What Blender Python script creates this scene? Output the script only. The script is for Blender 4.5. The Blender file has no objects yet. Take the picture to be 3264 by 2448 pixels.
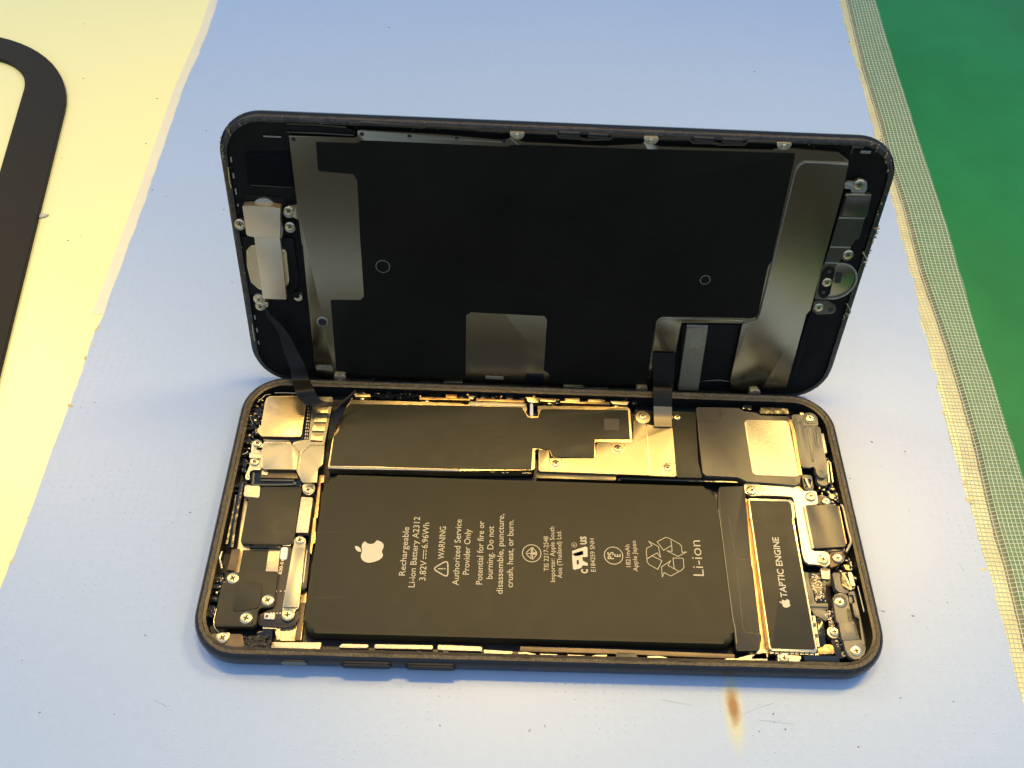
import bpy, bmesh, math, random
from mathutils import Matrix, Vector
random.seed(7)
S = 0.001                                   # everything below is written in millimetres
sc = bpy.context.scene
COL = sc.collection

# ---------------------------------------------------------------- camera
cd = bpy.data.cameras.new("camera"); cam = bpy.data.objects.new("camera", cd); COL.objects.link(cam)
CR_ = [[0.9990664, 0.0120452, 0.0414883], [0.0339964, -0.8117772, -0.5829769], [0.0266572, 0.5838431, -0.8114288]]; CC_ = [-12.5632, -92.122, 180.1938]
cd.sensor_width = 36.0; cd.lens = 2897.053 / 3264.0 * 36.0
cd.clip_start = 0.005; cd.clip_end = 50.0
mw = Matrix(((CR_[0][0], -CR_[1][0], -CR_[2][0], CC_[0]*S), (CR_[0][1], -CR_[1][1], -CR_[2][1], CC_[1]*S),
             (CR_[0][2], -CR_[1][2], -CR_[2][2], CC_[2]*S), (0, 0, 0, 1)))
cam.matrix_world = mw
sc.camera = cam

# ---------------------------------------------------------------- light
w = bpy.data.worlds.new("World"); sc.world = w; w.use_nodes = True
bg = w.node_tree.nodes["Background"]; bg.inputs[1].default_value = 1.0
wn = w.node_tree; wt = wn.nodes.new('ShaderNodeTexCoord'); wx = wn.nodes.new('ShaderNodeSeparateXYZ'); wr_ = wn.nodes.new('ShaderNodeValToRGB')
wn.links.new(wt.outputs['Generated'], wx.inputs[0]); wn.links.new(wx.outputs[2], wr_.inputs[0]); wn.links.new(wr_.outputs[0], bg.inputs[0])
# pale room above, dim brown floor below the bench
wr_.color_ramp.elements[0].position = 0.0; wr_.color_ramp.elements[0].color = (.05, .042, .026, 1)
wr_.color_ramp.elements[1].position = .20; wr_.color_ramp.elements[1].color = (.56, .78, 1.12, 1)
e_ = wr_.color_ramp.elements.new(.75); e_.color = (.50, .66, .90, 1)
def lamp(name, pos, target, sx, sy, power, col, spread):
    l = bpy.data.lights.new(name, 'AREA'); l.shape = 'RECTANGLE'; l.size = sx*S; l.size_y = sy*S
    l.energy = power; l.color = col; l.spread = math.radians(spread)
    o = bpy.data.objects.new(name, l); COL.objects.link(o)
    p = Vector(pos)*S; o.location = p
    o.rotation_euler = (Vector(target)*S - p).to_track_quat('-Z', 'Y').to_euler()
WARM = (1.0, 0.64, 0.17)
lamp("ceiling_lamp", (0, 205, 600), (10, -90, 0), 170, 40, 0.30, WARM, 60)
lamp("right_lamp", (350, 320, 600), (60, -70, 0), 150, 130, 0.33, WARM, 56)
lamp("left_lamp", (-470, 405, 600), (-190, 60, 0), 150, 220, 0.52, WARM, 90)
sc.view_settings.view_transform = 'Standard'; sc.view_settings.look = 'None'
sc.view_settings.exposure = 0.0; sc.view_settings.gamma = 1.0

# ---------------------------------------------------------------- materials
def newmat(name):
    m = bpy.data.materials.new(name); m.use_nodes = True
    nt = m.node_tree; return m, nt, nt.nodes["Principled BSDF"]
def N(nt, t, **k):
    n = nt.nodes.new(t)
    for a, b in k.items(): setattr(n, a, b)
    return n
def mat(name, col, rough=.5, metal=0., var=.0, vscale=400, bump=0., bscale=1500, col2=None, stretch=None, spec=.5, rvar=0., coat=0.):
    m, nt, b = newmat(name); L = nt.links
    b.inputs['Base Color'].default_value = (*col, 1); b.inputs['Roughness'].default_value = rough
    b.inputs['Metallic'].default_value = metal; b.inputs['Specular IOR Level'].default_value = spec
    if coat: b.inputs['Coat Weight'].default_value = coat; b.inputs['Coat Roughness'].default_value = .12
    tc = N(nt, 'ShaderNodeTexCoord'); mp = N(nt, 'ShaderNodeMapping'); L.new(tc.outputs['Object'], mp.inputs[0])
    if stretch: mp.inputs['Scale'].default_value = stretch
    if var or col2:
        no = N(nt, 'ShaderNodeTexNoise'); no.inputs['Scale'].default_value = vscale; no.inputs['Detail'].default_value = 5
        no.inputs['Roughness'].default_value = .6
        L.new(mp.outputs[0], no.inputs[0])
        r = N(nt, 'ShaderNodeValToRGB'); L.new(no.outputs[0], r.inputs[0])
        c2 = col2 or tuple(min(1, c*(1+var)) for c in col); c1 = col if col2 else tuple(c*(1-var) for c in col)
        r.color_ramp.elements[0].position = .35; r.color_ramp.elements[1].position = .68
        r.color_ramp.elements[0].color = (*c1, 1); r.color_ramp.elements[1].color = (*c2, 1)
        L.new(r.outputs[0], b.inputs['Base Color'])
    if rvar:
        n3 = N(nt, 'ShaderNodeTexNoise'); n3.inputs['Scale'].default_value = 260; n3.inputs['Detail'].default_value = 4
        L.new(mp.outputs[0], n3.inputs[0]); mr = N(nt, 'ShaderNodeMapRange')
        mr.inputs[1].default_value = .3; mr.inputs[2].default_value = .7
        mr.inputs[3].default_value = max(.03, rough-rvar); mr.inputs[4].default_value = rough+rvar
        L.new(n3.outputs[0], mr.inputs[0]); L.new(mr.outputs[0], b.inputs['Roughness'])
    if bump:
        n2 = N(nt, 'ShaderNodeTexNoise'); n2.inputs['Scale'].default_value = bscale; n2.inputs['Detail'].default_value = 3
        L.new(mp.outputs[0], n2.inputs[0]); bp = N(nt, 'ShaderNodeBump'); bp.inputs['Strength'].default_value = bump
        bp.inputs['Distance'].default_value = .0002
        L.new(n2.outputs[0], bp.inputs['Height']); L.new(bp.outputs[0], b.inputs['Normal'])
    return m
HOUS = mat("black_aluminium", (.014, .015, .020), .30, .35, bump=.35, bscale=4500, rvar=.08)
BTN = mat("button_black", (.018, .018, .020), .55, 0, spec=.25)
LIP = mat("lip_residue", (.014, .011, .007), .42, 0, col2=(.070, .054, .032), vscale=1300, bump=.6, bscale=3500)
LIPD = mat("screen_lip", (.010, .008, .006), .36, 0, col2=(.05, .04, .025), vscale=1000, bump=.5, bscale=3000)
LIPM = mat("lip_metal", (.022, .018, .011), .36, .4, col2=(.06, .048, .028), vscale=240, bump=.3, bscale=1500)
GLUE = mat("dried_adhesive", (.04, .032, .02), .4, 0, col2=(.40, .31, .15), vscale=1300, bump=1, bscale=3000)
BLK = mat("black_plastic", (.008, .008, .008), .38, 0, bump=.3, bscale=900)
BLKG = mat("glossy_black", (.006, .007, .008), .12, 0, bump=.25, bscale=500)
GOLD = mat("gold_plate", (.70, .55, .30), .36, 1, var=.10, vscale=500, bump=.25, bscale=2500, rvar=.08)
GOLDB = mat("bright_gold_label", (.64, .56, .38), .45, .9, var=.12, vscale=1500, bump=.5, bscale=3500)
COPPER = mat("copper_tape", (.62, .38, .16), .38, 1, var=.2, vscale=350, bump=.4, bscale=1200)
CAMG = mat("camera_gold", (.58, .46, .26), .36, 1, var=.08, vscale=250, bump=.12, bscale=900, rvar=.06)
STEEL = mat("brushed_steel", (.55, .50, .36), .33, 1, var=.06, vscale=500, bump=.12, bscale=1500, rvar=.07, stretch=(1, 4, 1))
OLIVE = mat("olive_steel", (.38, .35, .25), .36, 1, var=.05, vscale=300, bump=.06, bscale=1500)
COVER = mat("cover_steel", (.48, .40, .25), .42, 1, var=.05, vscale=200, bump=.06, bscale=1500)
STEELD = mat("dull_steel", (.38, .36, .31), .42, 1, var=.08, vscale=600, bump=.15, bscale=2000)
EARM = mat("earpiece_steel", (.74, .60, .40), .40, .95, var=.015, vscale=90)
GREY = mat("grey_plastic", (.15, .14, .105), .42, .3, var=.07, vscale=300, bump=.12, bscale=1500)
FILM = mat("dark_film", (.033, .029, .015), .46, 0, spec=.28, var=.10, vscale=90, bump=.15, bscale=700, rvar=.05)
FILM2 = mat("speaker_film", (.080, .070, .048), .36, .15, var=.12, vscale=80, bump=.1, bscale=500)
BATT = mat("battery_skin", (.030, .027, .014), .50, 0, spec=.22, var=.03, vscale=50, bump=.12, bscale=300, rvar=.02)
WRAP = mat("battery_wrap", (.030, .028, .019), .45, 0, spec=.32, var=.10, vscale=110, bump=.2, bscale=300)
PRINT = mat("printed_ink", (.50, .43, .28), .6)
PRINTW = mat("white_ink", (.62, .55, .38), .6)
GRAPH = mat("graphite_sheet", (.0085, .0075, .0045), .55, 0, var=.25, vscale=45, bump=.12, bscale=2500, spec=.10, rvar=.08)
LIDM = mat("lid_steel", (.33, .29, .19), .24, 1, var=.02, vscale=80)
LIDM2 = mat("lid_steel_light", (.38, .345, .24), .20, 1, var=.02, vscale=80)
LIDK = mat("lid_black", (.007, .006, .0045), .48, 0, spec=.14, bump=.3, bscale=900, var=.2, vscale=200)
LIDKM = mat("lid_black_steel", (.10, .09, .065), .30, .8, bump=.08, bscale=1500)
SCR = mat("screw_steel", (.62, .53, .33), .27, 1, bump=.15, bscale=3500)
SCRD = mat("screw_recess", (.07, .045, .018), .5, .5)
PCB = mat("circuit_film", (.022, .014, .008), .35, 0, bump=.2)
PCBG = mat("black_circuit", (.006, .007, .007), .25, 0, bump=.4, bscale=1500)
WHITE = mat("white_pad", (.80, .76, .66), .55)
SILV = mat("chip_cap", (.62, .52, .44), .4, .4)
FOAM = mat("foam", (.012, .011, .009), .8, 0, col2=(.10, .085, .05), vscale=1600, bump=1, bscale=2600)
BROWN = mat("brown_plastic", (.13, .085, .04), .4, .2, var=.2, vscale=300)
CABLE = mat("flex_cable", (.010, .009, .007), .46, 0, spec=.2, bump=.1, bscale=900)
CABLEL = mat("flex_cable_sheen", (.20, .17, .11), .35, .7)  # paler copy of the cable colour, for its reflecting end
BOARD = mat("tan_connector", (.20, .17, .10), .55, .3, var=.1, vscale=900, bump=.3, bscale=3000)

# ---------------------------------------------------------------- helpers
def link(name, me, m, parent=None, kind=None):
    o = bpy.data.objects.new(name, me); COL.objects.link(o)
    if m is not None and not me.materials:
        for q in (m if isinstance(m, (list, tuple)) else [m]): me.materials.append(q)
    if parent is not None: o.parent = parent
    if kind: o['kind'] = kind
    return o
def fin(name, bm, m, parent=None, smooth=True, kind=None, loc=None):
    bmesh.ops.recalc_face_normals(bm, faces=bm.faces)
    bmesh.ops.scale(bm, vec=(S, S, S), verts=bm.verts)
    me = bpy.data.meshes.new(name); bm.to_mesh(me); bm.free()
    if smooth:
        for p in me.polygons: p.use_smooth = True
        me.set_sharp_from_angle(angle=math.radians(35))
    o = link(name, me, m, parent, kind)
    if loc: o.location = Vector(loc)*S
    return o
def area(p): return .5*sum(p[i][0]*p[(i+1) % len(p)][1]-p[(i+1) % len(p)][0]*p[i][1] for i in range(len(p)))
def fillet(p, r, n=4):
    out = []; k = len(p)
    for i in range(k):
        a, b, c = Vector(p[i-1]), Vector(p[i]), Vector(p[(i+1) % k])
        u, v = a-b, c-b; lu, lv = u.length, v.length
        if lu < 1e-6 or lv < 1e-6: continue
        u /= lu; v /= lv; cs = max(-1, min(1, u.dot(v))); ang = math.acos(cs)
        if ang > math.radians(168): out.append(tuple(b)); continue
        t = min(r/math.tan(ang/2), lu*.45, lv*.45)
        s, e = b+u*t, b+v*t
        for j in range(n+1):
            q = j/n; out.append(tuple(s*(1-q)**2+b*2*q*(1-q)+e*q*q))
    return out
def prism_bm(bm, p, z0, z1, bev=.1, holes=None, mi=0):
    if area(p) < 0: p = p[::-1]
    lo = [bm.verts.new((x, y, z0)) for x, y in p]; hi = [bm.verts.new((x, y, z1)) for x, y in p]
    n = len(p)
    top = bm.faces.new(hi); fs = [top, bm.faces.new(lo[::-1])]
    for i in range(n): fs.append(bm.faces.new((lo[i], lo[(i+1) % n], hi[(i+1) % n], hi[i])))
    for f in fs: f.material_index = mi
    if bev > 0:
        es = list(top.edges)
        bmesh.ops.bevel(bm, geom=es, offset=bev, segments=2, profile=.6, affect='EDGES', clamp_overlap=True)
def plate(name, p, z0, z1, m, parent, r=.35, bev=.08):
    bm = bmesh.new(); prism_bm(bm, fillet(p, r) if r > 0 else p, z0, z1, bev)
    return fin(name, bm, m, parent)
def strip_poly(p, wd):
    L_, R_ = [], []
    for i in range(len(p)):
        a = Vector(p[max(0, i-1)]); b = Vector(p[min(len(p)-1, i+1)]); d = (b-a).normalized(); n = Vector((-d.y, d.x))
        L_.append(tuple(Vector(p[i])+n*wd/2)); R_.append(tuple(Vector(p[i])-n*wd/2))
    return L_+R_[::-1]
def strip(name, p, wd, z0, z1, m, parent, bev=.04, r=0):
    return plate(name, strip_poly(p, wd), z0, z1, m, parent, r=r, bev=bev)
def circ(cx, cy, r, n=24, sx=1, sy=1): return [(cx+r*sx*math.cos(2*math.pi*i/n), cy+r*sy*math.sin(2*math.pi*i/n)) for i in range(n)]
def disc(name, c, r, z0, z1, m, parent, bev=.1, sx=1, sy=1): return plate(name, circ(c[0], c[1], r, 24, sx, sy), z0, z1, m, parent, r=0, bev=bev)
def tube_bm(bm, pts, r, n=8):
    rings = []
    for i, p in enumerate(pts):
        p = Vector(p); a = Vector(pts[max(0, i-1)]); b = Vector(pts[min(len(pts)-1, i+1)]); d = (b-a).normalized()
        u = d.cross(Vector((0, 0, 1))); u = u.normalized() if u.length > .01 else Vector((1, 0, 0)); v = d.cross(u)
        rings.append([bm.verts.new(p+u*r*math.cos(2*math.pi*k/n)+v*r*math.sin(2*math.pi*k/n)) for k in range(n)])
    for i in range(len(rings)-1):
        for k in range(n): bm.faces.new((rings[i][k], rings[i][(k+1) % n], rings[i+1][(k+1) % n], rings[i+1][k]))
    bm.faces.new(rings[0][::-1]); bm.faces.new(rings[-1])
def tube(name, pts, r, m, parent):
    bm = bmesh.new(); tube_bm(bm, pts, r); return fin(name, bm, m, parent)
def ring_bm(bm, c, r0, r1, z0, z1, n=28, sy=1):
    prof = [(r0, z0), (r1, z0), (r1, z1), (r0, z1)]; rows = []
    for i in range(n):
        a = 2*math.pi*i/n; rows.append([bm.verts.new((c[0]+q*math.cos(a), c[1]+q*math.sin(a)*sy, z)) for q, z in prof])
    for i in range(n):
        A, B = rows[i], rows[(i+1) % n]
        for k in range(4): bm.faces.new((A[k], B[k], B[(k+1) % 4], A[(k+1) % 4]))
def catmull(P, n=6, closed=False):
    out = []; k = len(P)
    rng = range(k if closed else k-1)
    for i in rng:
        g = (lambda j: Vector(P[j % k])) if closed else (lambda j: Vector(P[max(0, min(k-1, j))]))
        p0, p1, p2, p3 = g(i-1), g(i), g(i+1), g(i+2)
        for j in range(n):
            t = j/n; out.append(tuple(.5*((2*p1)+(p2-p0)*t+(2*p0-5*p1+4*p2-p3)*t*t+(3*p1-p0-3*p2+p3)*t**3)))
    if not closed: out.append(tuple(P[-1]))
    return out
def thing(name, label, cat, loc=(0, 0, 0)):
    o = bpy.data.objects.new(name, None); COL.objects.link(o); o.location = Vector(loc)*S
    o.empty_display_size = .01; o['label'] = label; o['category'] = cat; return o
def rr(hw, hh, r, ins=0, n=10):
    hw -= ins; hh -= ins; r = max(.3, r-ins); out = []
    for cx, cy, a0 in ((hw-r, hh-r, 0), (-hw+r, hh-r, 90), (-hw+r, -hh+r, 180), (hw-r, -hh+r, 270)):
        for k in range(n+1):
            a = math.radians(a0+90*k/n); out.append((cx+r*math.cos(a), cy+r*math.sin(a)))
    return out
def loops(bm, prof, hw, hh, r, cy=0, n=12, sub=4, jit=0):
    rows = []
    for ins, z, mi in prof:
        base = rr(hw, hh, r, ins, n); p = []
        for i in range(len(base)):
            a, b = Vector(base[i]), Vector(base[(i+1) % len(base)])
            m = 40 if (b-a).length > 30 else 1
            for j in range(m): q = a.lerp(b, j/m); p.append((q.x, q.y))
        rows.append([bm.verts.new((x+random.uniform(-jit, jit), y+cy+random.uniform(-jit, jit), z)) for x, y in p])
    for i in range(len(rows)-1):
        k = len(rows[i])
        for j in range(k):
            f = bm.faces.new((rows[i][j], rows[i][(j+1) % k], rows[i+1][(j+1) % k], rows[i+1][j])); f.material_index = prof[i+1][2]
    return rows

# screw: pan head with a cross recess, one mesh shared by all
def screw_mesh():
    bm = bmesh.new(); n = 24; rows = []
    for r, z in ((.95, -.35), (.98, -.1), (.93, .02), (.78, .09), (.55, .12)):
        rows.append([bm.verts.new((r*math.cos(2*math.pi*k/n), r*math.sin(2*math.pi*k/n), z)) for k in range(n)])
    for i in range(len(rows)-1):
        for k in range(n): bm.faces.new((rows[i][k], rows[i][(k+1) % n], rows[i+1][(k+1) % n], rows[i+1][k]))
    bm.faces.new(rows[-1])
    for a in (0, 1):
        c, s_ = (math.cos(a*math.pi/2), math.sin(a*math.pi/2))
        vs = []
        for x, y in ((-.5, -.09), (-.12, -.15), (.12, -.15), (.5, -.09), (.5, .09), (.12, .15), (-.12, .15), (-.5, .09)):
            vs.append(bm.verts.new((x*c-y*s_, x*s_+y*c, .126+.003*a)))
        f = bm.faces.new(vs); f.material_index = 1
    bmesh.ops.recalc_face_normals(bm, faces=bm.faces); bmesh.ops.scale(bm, vec=(S, S, S), verts=bm.verts)
    me = bpy.data.meshes.new("screw"); bm.to_mesh(me); bm.free()
    for p in me.polygons: p.use_smooth = p.material_index == 0
    me.set_sharp_from_angle(angle=math.radians(40)); me.materials.append(SCR); me.materials.append(SCRD); return me
SCREW = screw_mesh()
def screw(c, z, parent, r=1.0, tilt=0, label=None):
    o = bpy.data.objects.new("screw", SCREW); COL.objects.link(o); o.parent = parent
    o.location = Vector((c[0], c[1], z))*S; o.scale = (r/.98, r/.98, 1)
    o.rotation_euler = (tilt, random.uniform(-.05, .05), random.uniform(0, 1.5))
    if label: o['label'] = label
    return o

# lettering: text outlines turned into thin printed meshes
def text_mesh(s, bold=0.):
    cu = bpy.data.curves.new("lettering", 'FONT'); cu.body = s; cu.size = 1.0; cu.offset = bold; cu.resolution_u = 3
    o = bpy.data.objects.new("tmp", cu); COL.objects.link(o)
    dg = bpy.context.evaluated_depsgraph_get(); me = bpy.data.meshes.new_from_object(o.evaluated_get(dg))
    bpy.data.objects.remove(o); return me
_H = text_mesh("H"); CAPH = max(v.co.y for v in _H.vertices)
def lettering(s, A, B, cap, z, m, parent, bold=0., name="lettering", snap=True):
    me = text_mesh(s, bold); xs = [v.co.x for v in me.vertices]; x0, x1 = min(xs), max(xs)
    A = Vector(A); B = Vector(B)
    if snap: mx = (A.x+B.x)/2; A.x = B.x = mx
    d = (B-A); ln = d.length; d = d/ln; u = Vector((-d.y, d.x)); k = ln/(x1-x0); ky = cap/CAPH
    for v in me.vertices:
        p = A+d*((v.co.x-x0)*k)+u*(v.co.y*ky); v.co = Vector((p.x, p.y, z))*S
    me.materials.clear(); return link(name, me, m, parent)
def flat(name, polys, z, m, parent):
    bm = bmesh.new()
    for p in polys:
        if area(p) < 0: p = p[::-1]
        bm.faces.new([bm.verts.new((x, y, z)) for x, y in p])
    bmesh.ops.triangulate(bm, faces=bm.faces); bmesh.ops.scale(bm, vec=(S, S, S), verts=bm.verts)
    me = bpy.data.meshes.new(name); bm.to_mesh(me); bm.free(); return link(name, me, m, parent)
def line_polys(P, wd, closed=False):
    out = []; k = len(P)
    for i in range(k if closed else k-1):
        a, b = Vector(P[i]), Vector(P[(i+1) % k]); d = (b-a)
        if d.length < 1e-6: continue
        d.normalize(); n = Vector((-d.y, d.x))*wd/2; a2, b2 = a-d*wd*.35, b+d*wd*.35
        out.append([tuple(a2+n), tuple(b2+n), tuple(b2-n), tuple(a2-n)])
    return out
def outline(name, Ps, wd, z, m, parent, closed=True):
    bm = bmesh.new(); q = 0
    for P_ in Ps:
        for p in line_polys(P_, wd, closed):
            if area(p) < 0: p = p[::-1]
            bm.faces.new([bm.verts.new((x, y, z+.0004*(q % 5))) for x, y in p]); q += 1
    bmesh.ops.scale(bm, vec=(S, S, S), verts=bm.verts)
    me = bpy.data.meshes.new(name); bm.to_mesh(me); bm.free(); return link(name, me, m, parent)

# ================================================================ SETTING
def ragged(P_, amp, step, rnd, ext=0):
    out = []; off = 0
    for i in range(len(P_)-1):
        a, b = Vector(P_[i]), Vector(P_[i+1]); n = max(1, int((b-a).length/step)); d = (b-a).normalized(); nn = Vector((-d.y, d.x))
        for k in range(n):
            off = off*.6+rnd.gauss(0, amp)*.6
            if rnd.random() < .02: off += rnd.choice((-1, 1))*amp*2.5
            q = a.lerp(b, k/n)+nn*off; out.append((q.x, q.y))
    out.append(P_[-1]); return out
def sheet(name, P_, z0, z1, m, kind=None):
    bm = bmesh.new()
    if area(P_) < 0: P_ = P_[::-1]
    hi = [bm.verts.new((x, y, z1)) for x, y in P_]; lo = [bm.verts.new((x, y, z0)) for x, y in P_]
    bm.faces.new(hi)
    for i in range(len(P_)): j = (i+1) % len(P_); bm.faces.new((lo[i], lo[j], hi[j], hi[i]))
    bmesh.ops.triangulate(bm, faces=[f for f in bm.faces if len(f.verts) > 4])
    return fin(name, bm, m, smooth=False, kind=kind)

# cream laminate table top
m, nt, b = newmat("cream_laminate"); L = nt.links
b.inputs['Roughness'].default_value = .24
tc = N(nt, 'ShaderNodeTexCoord'); no = N(nt, 'ShaderNodeTexNoise'); no.inputs['Scale'].default_value = 18; no.inputs['Detail'].default_value = 6
L.new(tc.outputs['Object'], no.inputs[0]); r = N(nt, 'ShaderNodeValToRGB'); L.new(no.outputs[0], r.inputs[0])
r.color_ramp.elements[0].color = (.93, .84, .36, 1); r.color_ramp.elements[1].color = (.95, .87, .40, 1)
L.new(r.outputs[0], b.inputs['Base Color']); CREAM = m
sheet("table_top", [(-900, -108), (900, -108), (900, 1100), (-900, 1100)], -20, 0, CREAM, 'structure')

# translucent light blue PVC mat, lightly embossed
m, nt, b = newmat("blue_pvc"); L = nt.links
b.inputs['Roughness'].default_value = .38; b.inputs['Specular IOR Level'].default_value = .6
tc = N(nt, 'ShaderNodeTexCoord'); sx = N(nt, 'ShaderNodeSeparateXYZ'); L.new(tc.outputs['Object'], sx.inputs[0])
def mth(op, a, b_=None, c_=None):
    n = N(nt, 'ShaderNodeMath', operation=op)
    for i, v in enumerate((a, b_, c_)):
        if v is None: continue
        if isinstance(v, (int, float)): n.inputs[i].default_value = v
        else: L.new(v, n.inputs[i])
    return n.outputs[0]
n1 = N(nt, 'ShaderNodeTexNoise'); n1.inputs['Scale'].default_value = 14; n1.inputs['Detail'].default_value = 4; L.new(tc.outputs['Object'], n1.inputs[0])
r = N(nt, 'ShaderNodeValToRGB'); L.new(n1.outputs[0], r.inputs[0])
r.color_ramp.elements[0].color = (.325, .432, .610, 1); r.color_ramp.elements[1].color = (.345, .457, .640, 1)
# rust-brown burn mark with a yellow halo in front of the phone
(SX, SY), = [(37.64,-38.72)]
ox = mth('MULTIPLY', mth('SUBTRACT', sx.outputs[0], SX*S), 1000.); oy = mth('MULTIPLY', mth('SUBTRACT', sx.outputs[1], SY*S), 1000.)
n2 = N(nt, 'ShaderNodeTexNoise'); n2.inputs['Scale'].default_value = 420; n2.inputs['Detail'].default_value = 4; L.new(tc.outputs['Object'], n2.inputs[0])
wob = mth('MULTIPLY', mth('SUBTRACT', n2.outputs[0], .5), 1.5)
dcore = mth('ADD', mth('SQRT', mth('ADD', mth('POWER', mth('DIVIDE', ox, 1.8), 2.), mth('POWER', mth('DIVIDE', oy, 4.8), 2.))), mth('MULTIPLY', wob, .5))
dhalo = mth('SQRT', mth('ADD', mth('POWER', mth('DIVIDE', ox, 2.7), 2.), mth('POWER', mth('DIVIDE', mth('ADD', oy, 1.0), 10.), 2.)))
def smooth01(v, e0, e1, hi):
    n = N(nt, 'ShaderNodeMapRange', interpolation_type='SMOOTHSTEP'); n.inputs[1].default_value = e0; n.inputs[2].default_value = e1
    n.inputs[3].default_value = hi; n.inputs[4].default_value = 0; L.new(v, n.inputs[0]); return n.outputs[0]
def mixc(f, a, col):
    n = N(nt, 'ShaderNodeMix', data_type='RGBA'); L.new(f, n.inputs[0]); L.new(a, n.inputs[6]); n.inputs[7].default_value = (*col, 1); return n.outputs[2]
nb = N(nt, 'ShaderNodeTexNoise'); nb.inputs['Scale'].default_value = 900; nb.inputs['Detail'].default_value = 6; L.new(tc.outputs['Object'], nb.inputs[0])
gr = mth('MULTIPLY_ADD', nb.outputs[0], .10, .95)
vm_ = N(nt, 'ShaderNodeMix', data_type='RGBA', blend_type='MULTIPLY'); vm_.inputs[0].default_value = 1; L.new(r.outputs[0], vm_.inputs[6]); L.new(gr, vm_.inputs[7])
RC_ = vm_.outputs[2]
c = mixc(smooth01(dhalo, .2, 1.0, .6), RC_, (.55, .52, .16)); c = mixc(smooth01(dcore, .25, 1.0, .95), c, (.22, .09, .015))
L.new(c, b.inputs['Base Color'])
# embossed grid: small raised points in rows, patchy
def tri(v, pitch): return mth('ABSOLUTE', mth('SUBTRACT', mth('FRACT', mth('DIVIDE', v, pitch*S)), .5))
g = mth('MULTIPLY', mth('SUBTRACT', .5, tri(sx.outputs[0], 1.9)), mth('SUBTRACT', .5, tri(sx.outputs[1], 1.5)))
n3 = N(nt, 'ShaderNodeTexNoise'); n3.inputs['Scale'].default_value = 30; n3.inputs['Detail'].default_value = 3; L.new(tc.outputs['Object'], n3.inputs[0])
n4 = N(nt, 'ShaderNodeTexNoise'); n4.inputs['Scale'].default_value = 700; L.new(tc.outputs['Object'], n4.inputs[0])
pk = mth('MULTIPLY', mth('POWER', mth('MULTIPLY', g, 4.), 10.), mth('MULTIPLY', smooth01(mth('SUBTRACT', 1., n3.outputs[0]), .45, .62, 1.), mth('POWER', n4.outputs[0], 2.)))
wv = mth('MULTIPLY', mth('SINE', mth('MULTIPLY', sx.outputs[1], 900.)), .05)
n5 = N(nt, 'ShaderNodeTexNoise'); n5.inputs['Scale'].default_value = 2500; L.new(tc.outputs['Object'], n5.inputs[0])
h = mth('ADD', mth('ADD', mth('MULTIPLY', pk, 11.), wv), mth('MULTIPLY', n5.outputs[0], .12))
bp = N(nt, 'ShaderNodeBump'); bp.inputs['Strength'].default_value = .35; bp.inputs['Distance'].default_value = .0001
L.new(h, bp.inputs['Height']); L.new(bp.outputs[0], b.inputs['Normal']); BLUE = m
rnd = random.Random(3)
bl = [(-109.2, 700), (-109.3, 300)] + [(-109.08,194.87),(-108.75,176.11),(-110.12,145.92),(-109.75,115.83),(-109.53,95.99),(-109.78,70.94),(-109.83,54.81),(-110.28,49.78),(-110.15,26.0),(-110.37,15.55),(-110.29,-2.23),(-110.68,-19.58)] + [(-111, -60), (-111.5, -107.5)]
br = [(112, 700), (109.6, 300)] + [(108.54,212.3),(107.72,187.39),(105.94,152.15),(105.05,137.03),(101.93,75.91),(100.11,57.38),(100.17,49.97),(98.69,31.39),(98.27,16.54),(97.93,0.6),(97.49,-3.67),(97.76,-12.83),(96.6,-26.04),(95.74,-38.83)] + [(90, -107.5)]
mo = sheet("blue_mat", ragged(bl, .10, 1.3, rnd) + ragged(br, .26, 1.3, rnd)[::-1], 0.004, .5, BLUE)
mo['label'] = "pale blue plastic bench mat with ragged cut edges, lying under the opened phone"; mo['category'] = "mat"

# paler line of old tape glue showing at the left of the blue mat
TAPEG = mat("old_tape", (.76, .70, .50), .4, 0, var=.03, vscale=60)
lt = bl[1:9]
tp = sheet("tape_strip", [(x-3.0, y) for x, y in lt] + [(x+.6, y) for x, y in lt][::-1], 0.001, .10, TAPEG)
tp['label'] = "thin cream tape strip running along the left edge of the blue mat"; tp['category'] = "tape"

# green cutting mat on the right
gm = mat("green_rubber", (.001, .150, .034), .42, 0, spec=.18, col2=(.004, .20, .050), vscale=22, bump=.15, bscale=700)
bn = [(117, 700), (115, 300)] + [(112.95,212.65),(110.15,174.06),(109.3,143.88),(107.93,125.32),(107.74,105.32),(106.22,79.82),(106.15,56.15),(105.79,40.72),(105.07,23.86),(103.59,9.15),(103.0,1.48),(102.73,-7.45),(101.77,-20.1)] + [(94, -107.5)]
go = sheet("green_mat", ragged(bn, .05, 4, rnd) + [(880, -107.5), (880, 700)], .004, .9, gm)
go['label'] = "dark green cutting mat at the right, its edge under the mesh tape"; go['category'] = "cutting mat"

GAP_SHADE = mat("gap_shade", (.10, .055, .018), .6, 0, col2=(.34, .22, .08), vscale=260)  # brown tone for the shadow in the gap, mottled with grime
TANT = mat("tan_backing", (.70, .58, .30), .45, 0, col2=(.86, .77, .42), vscale=120)
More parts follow.
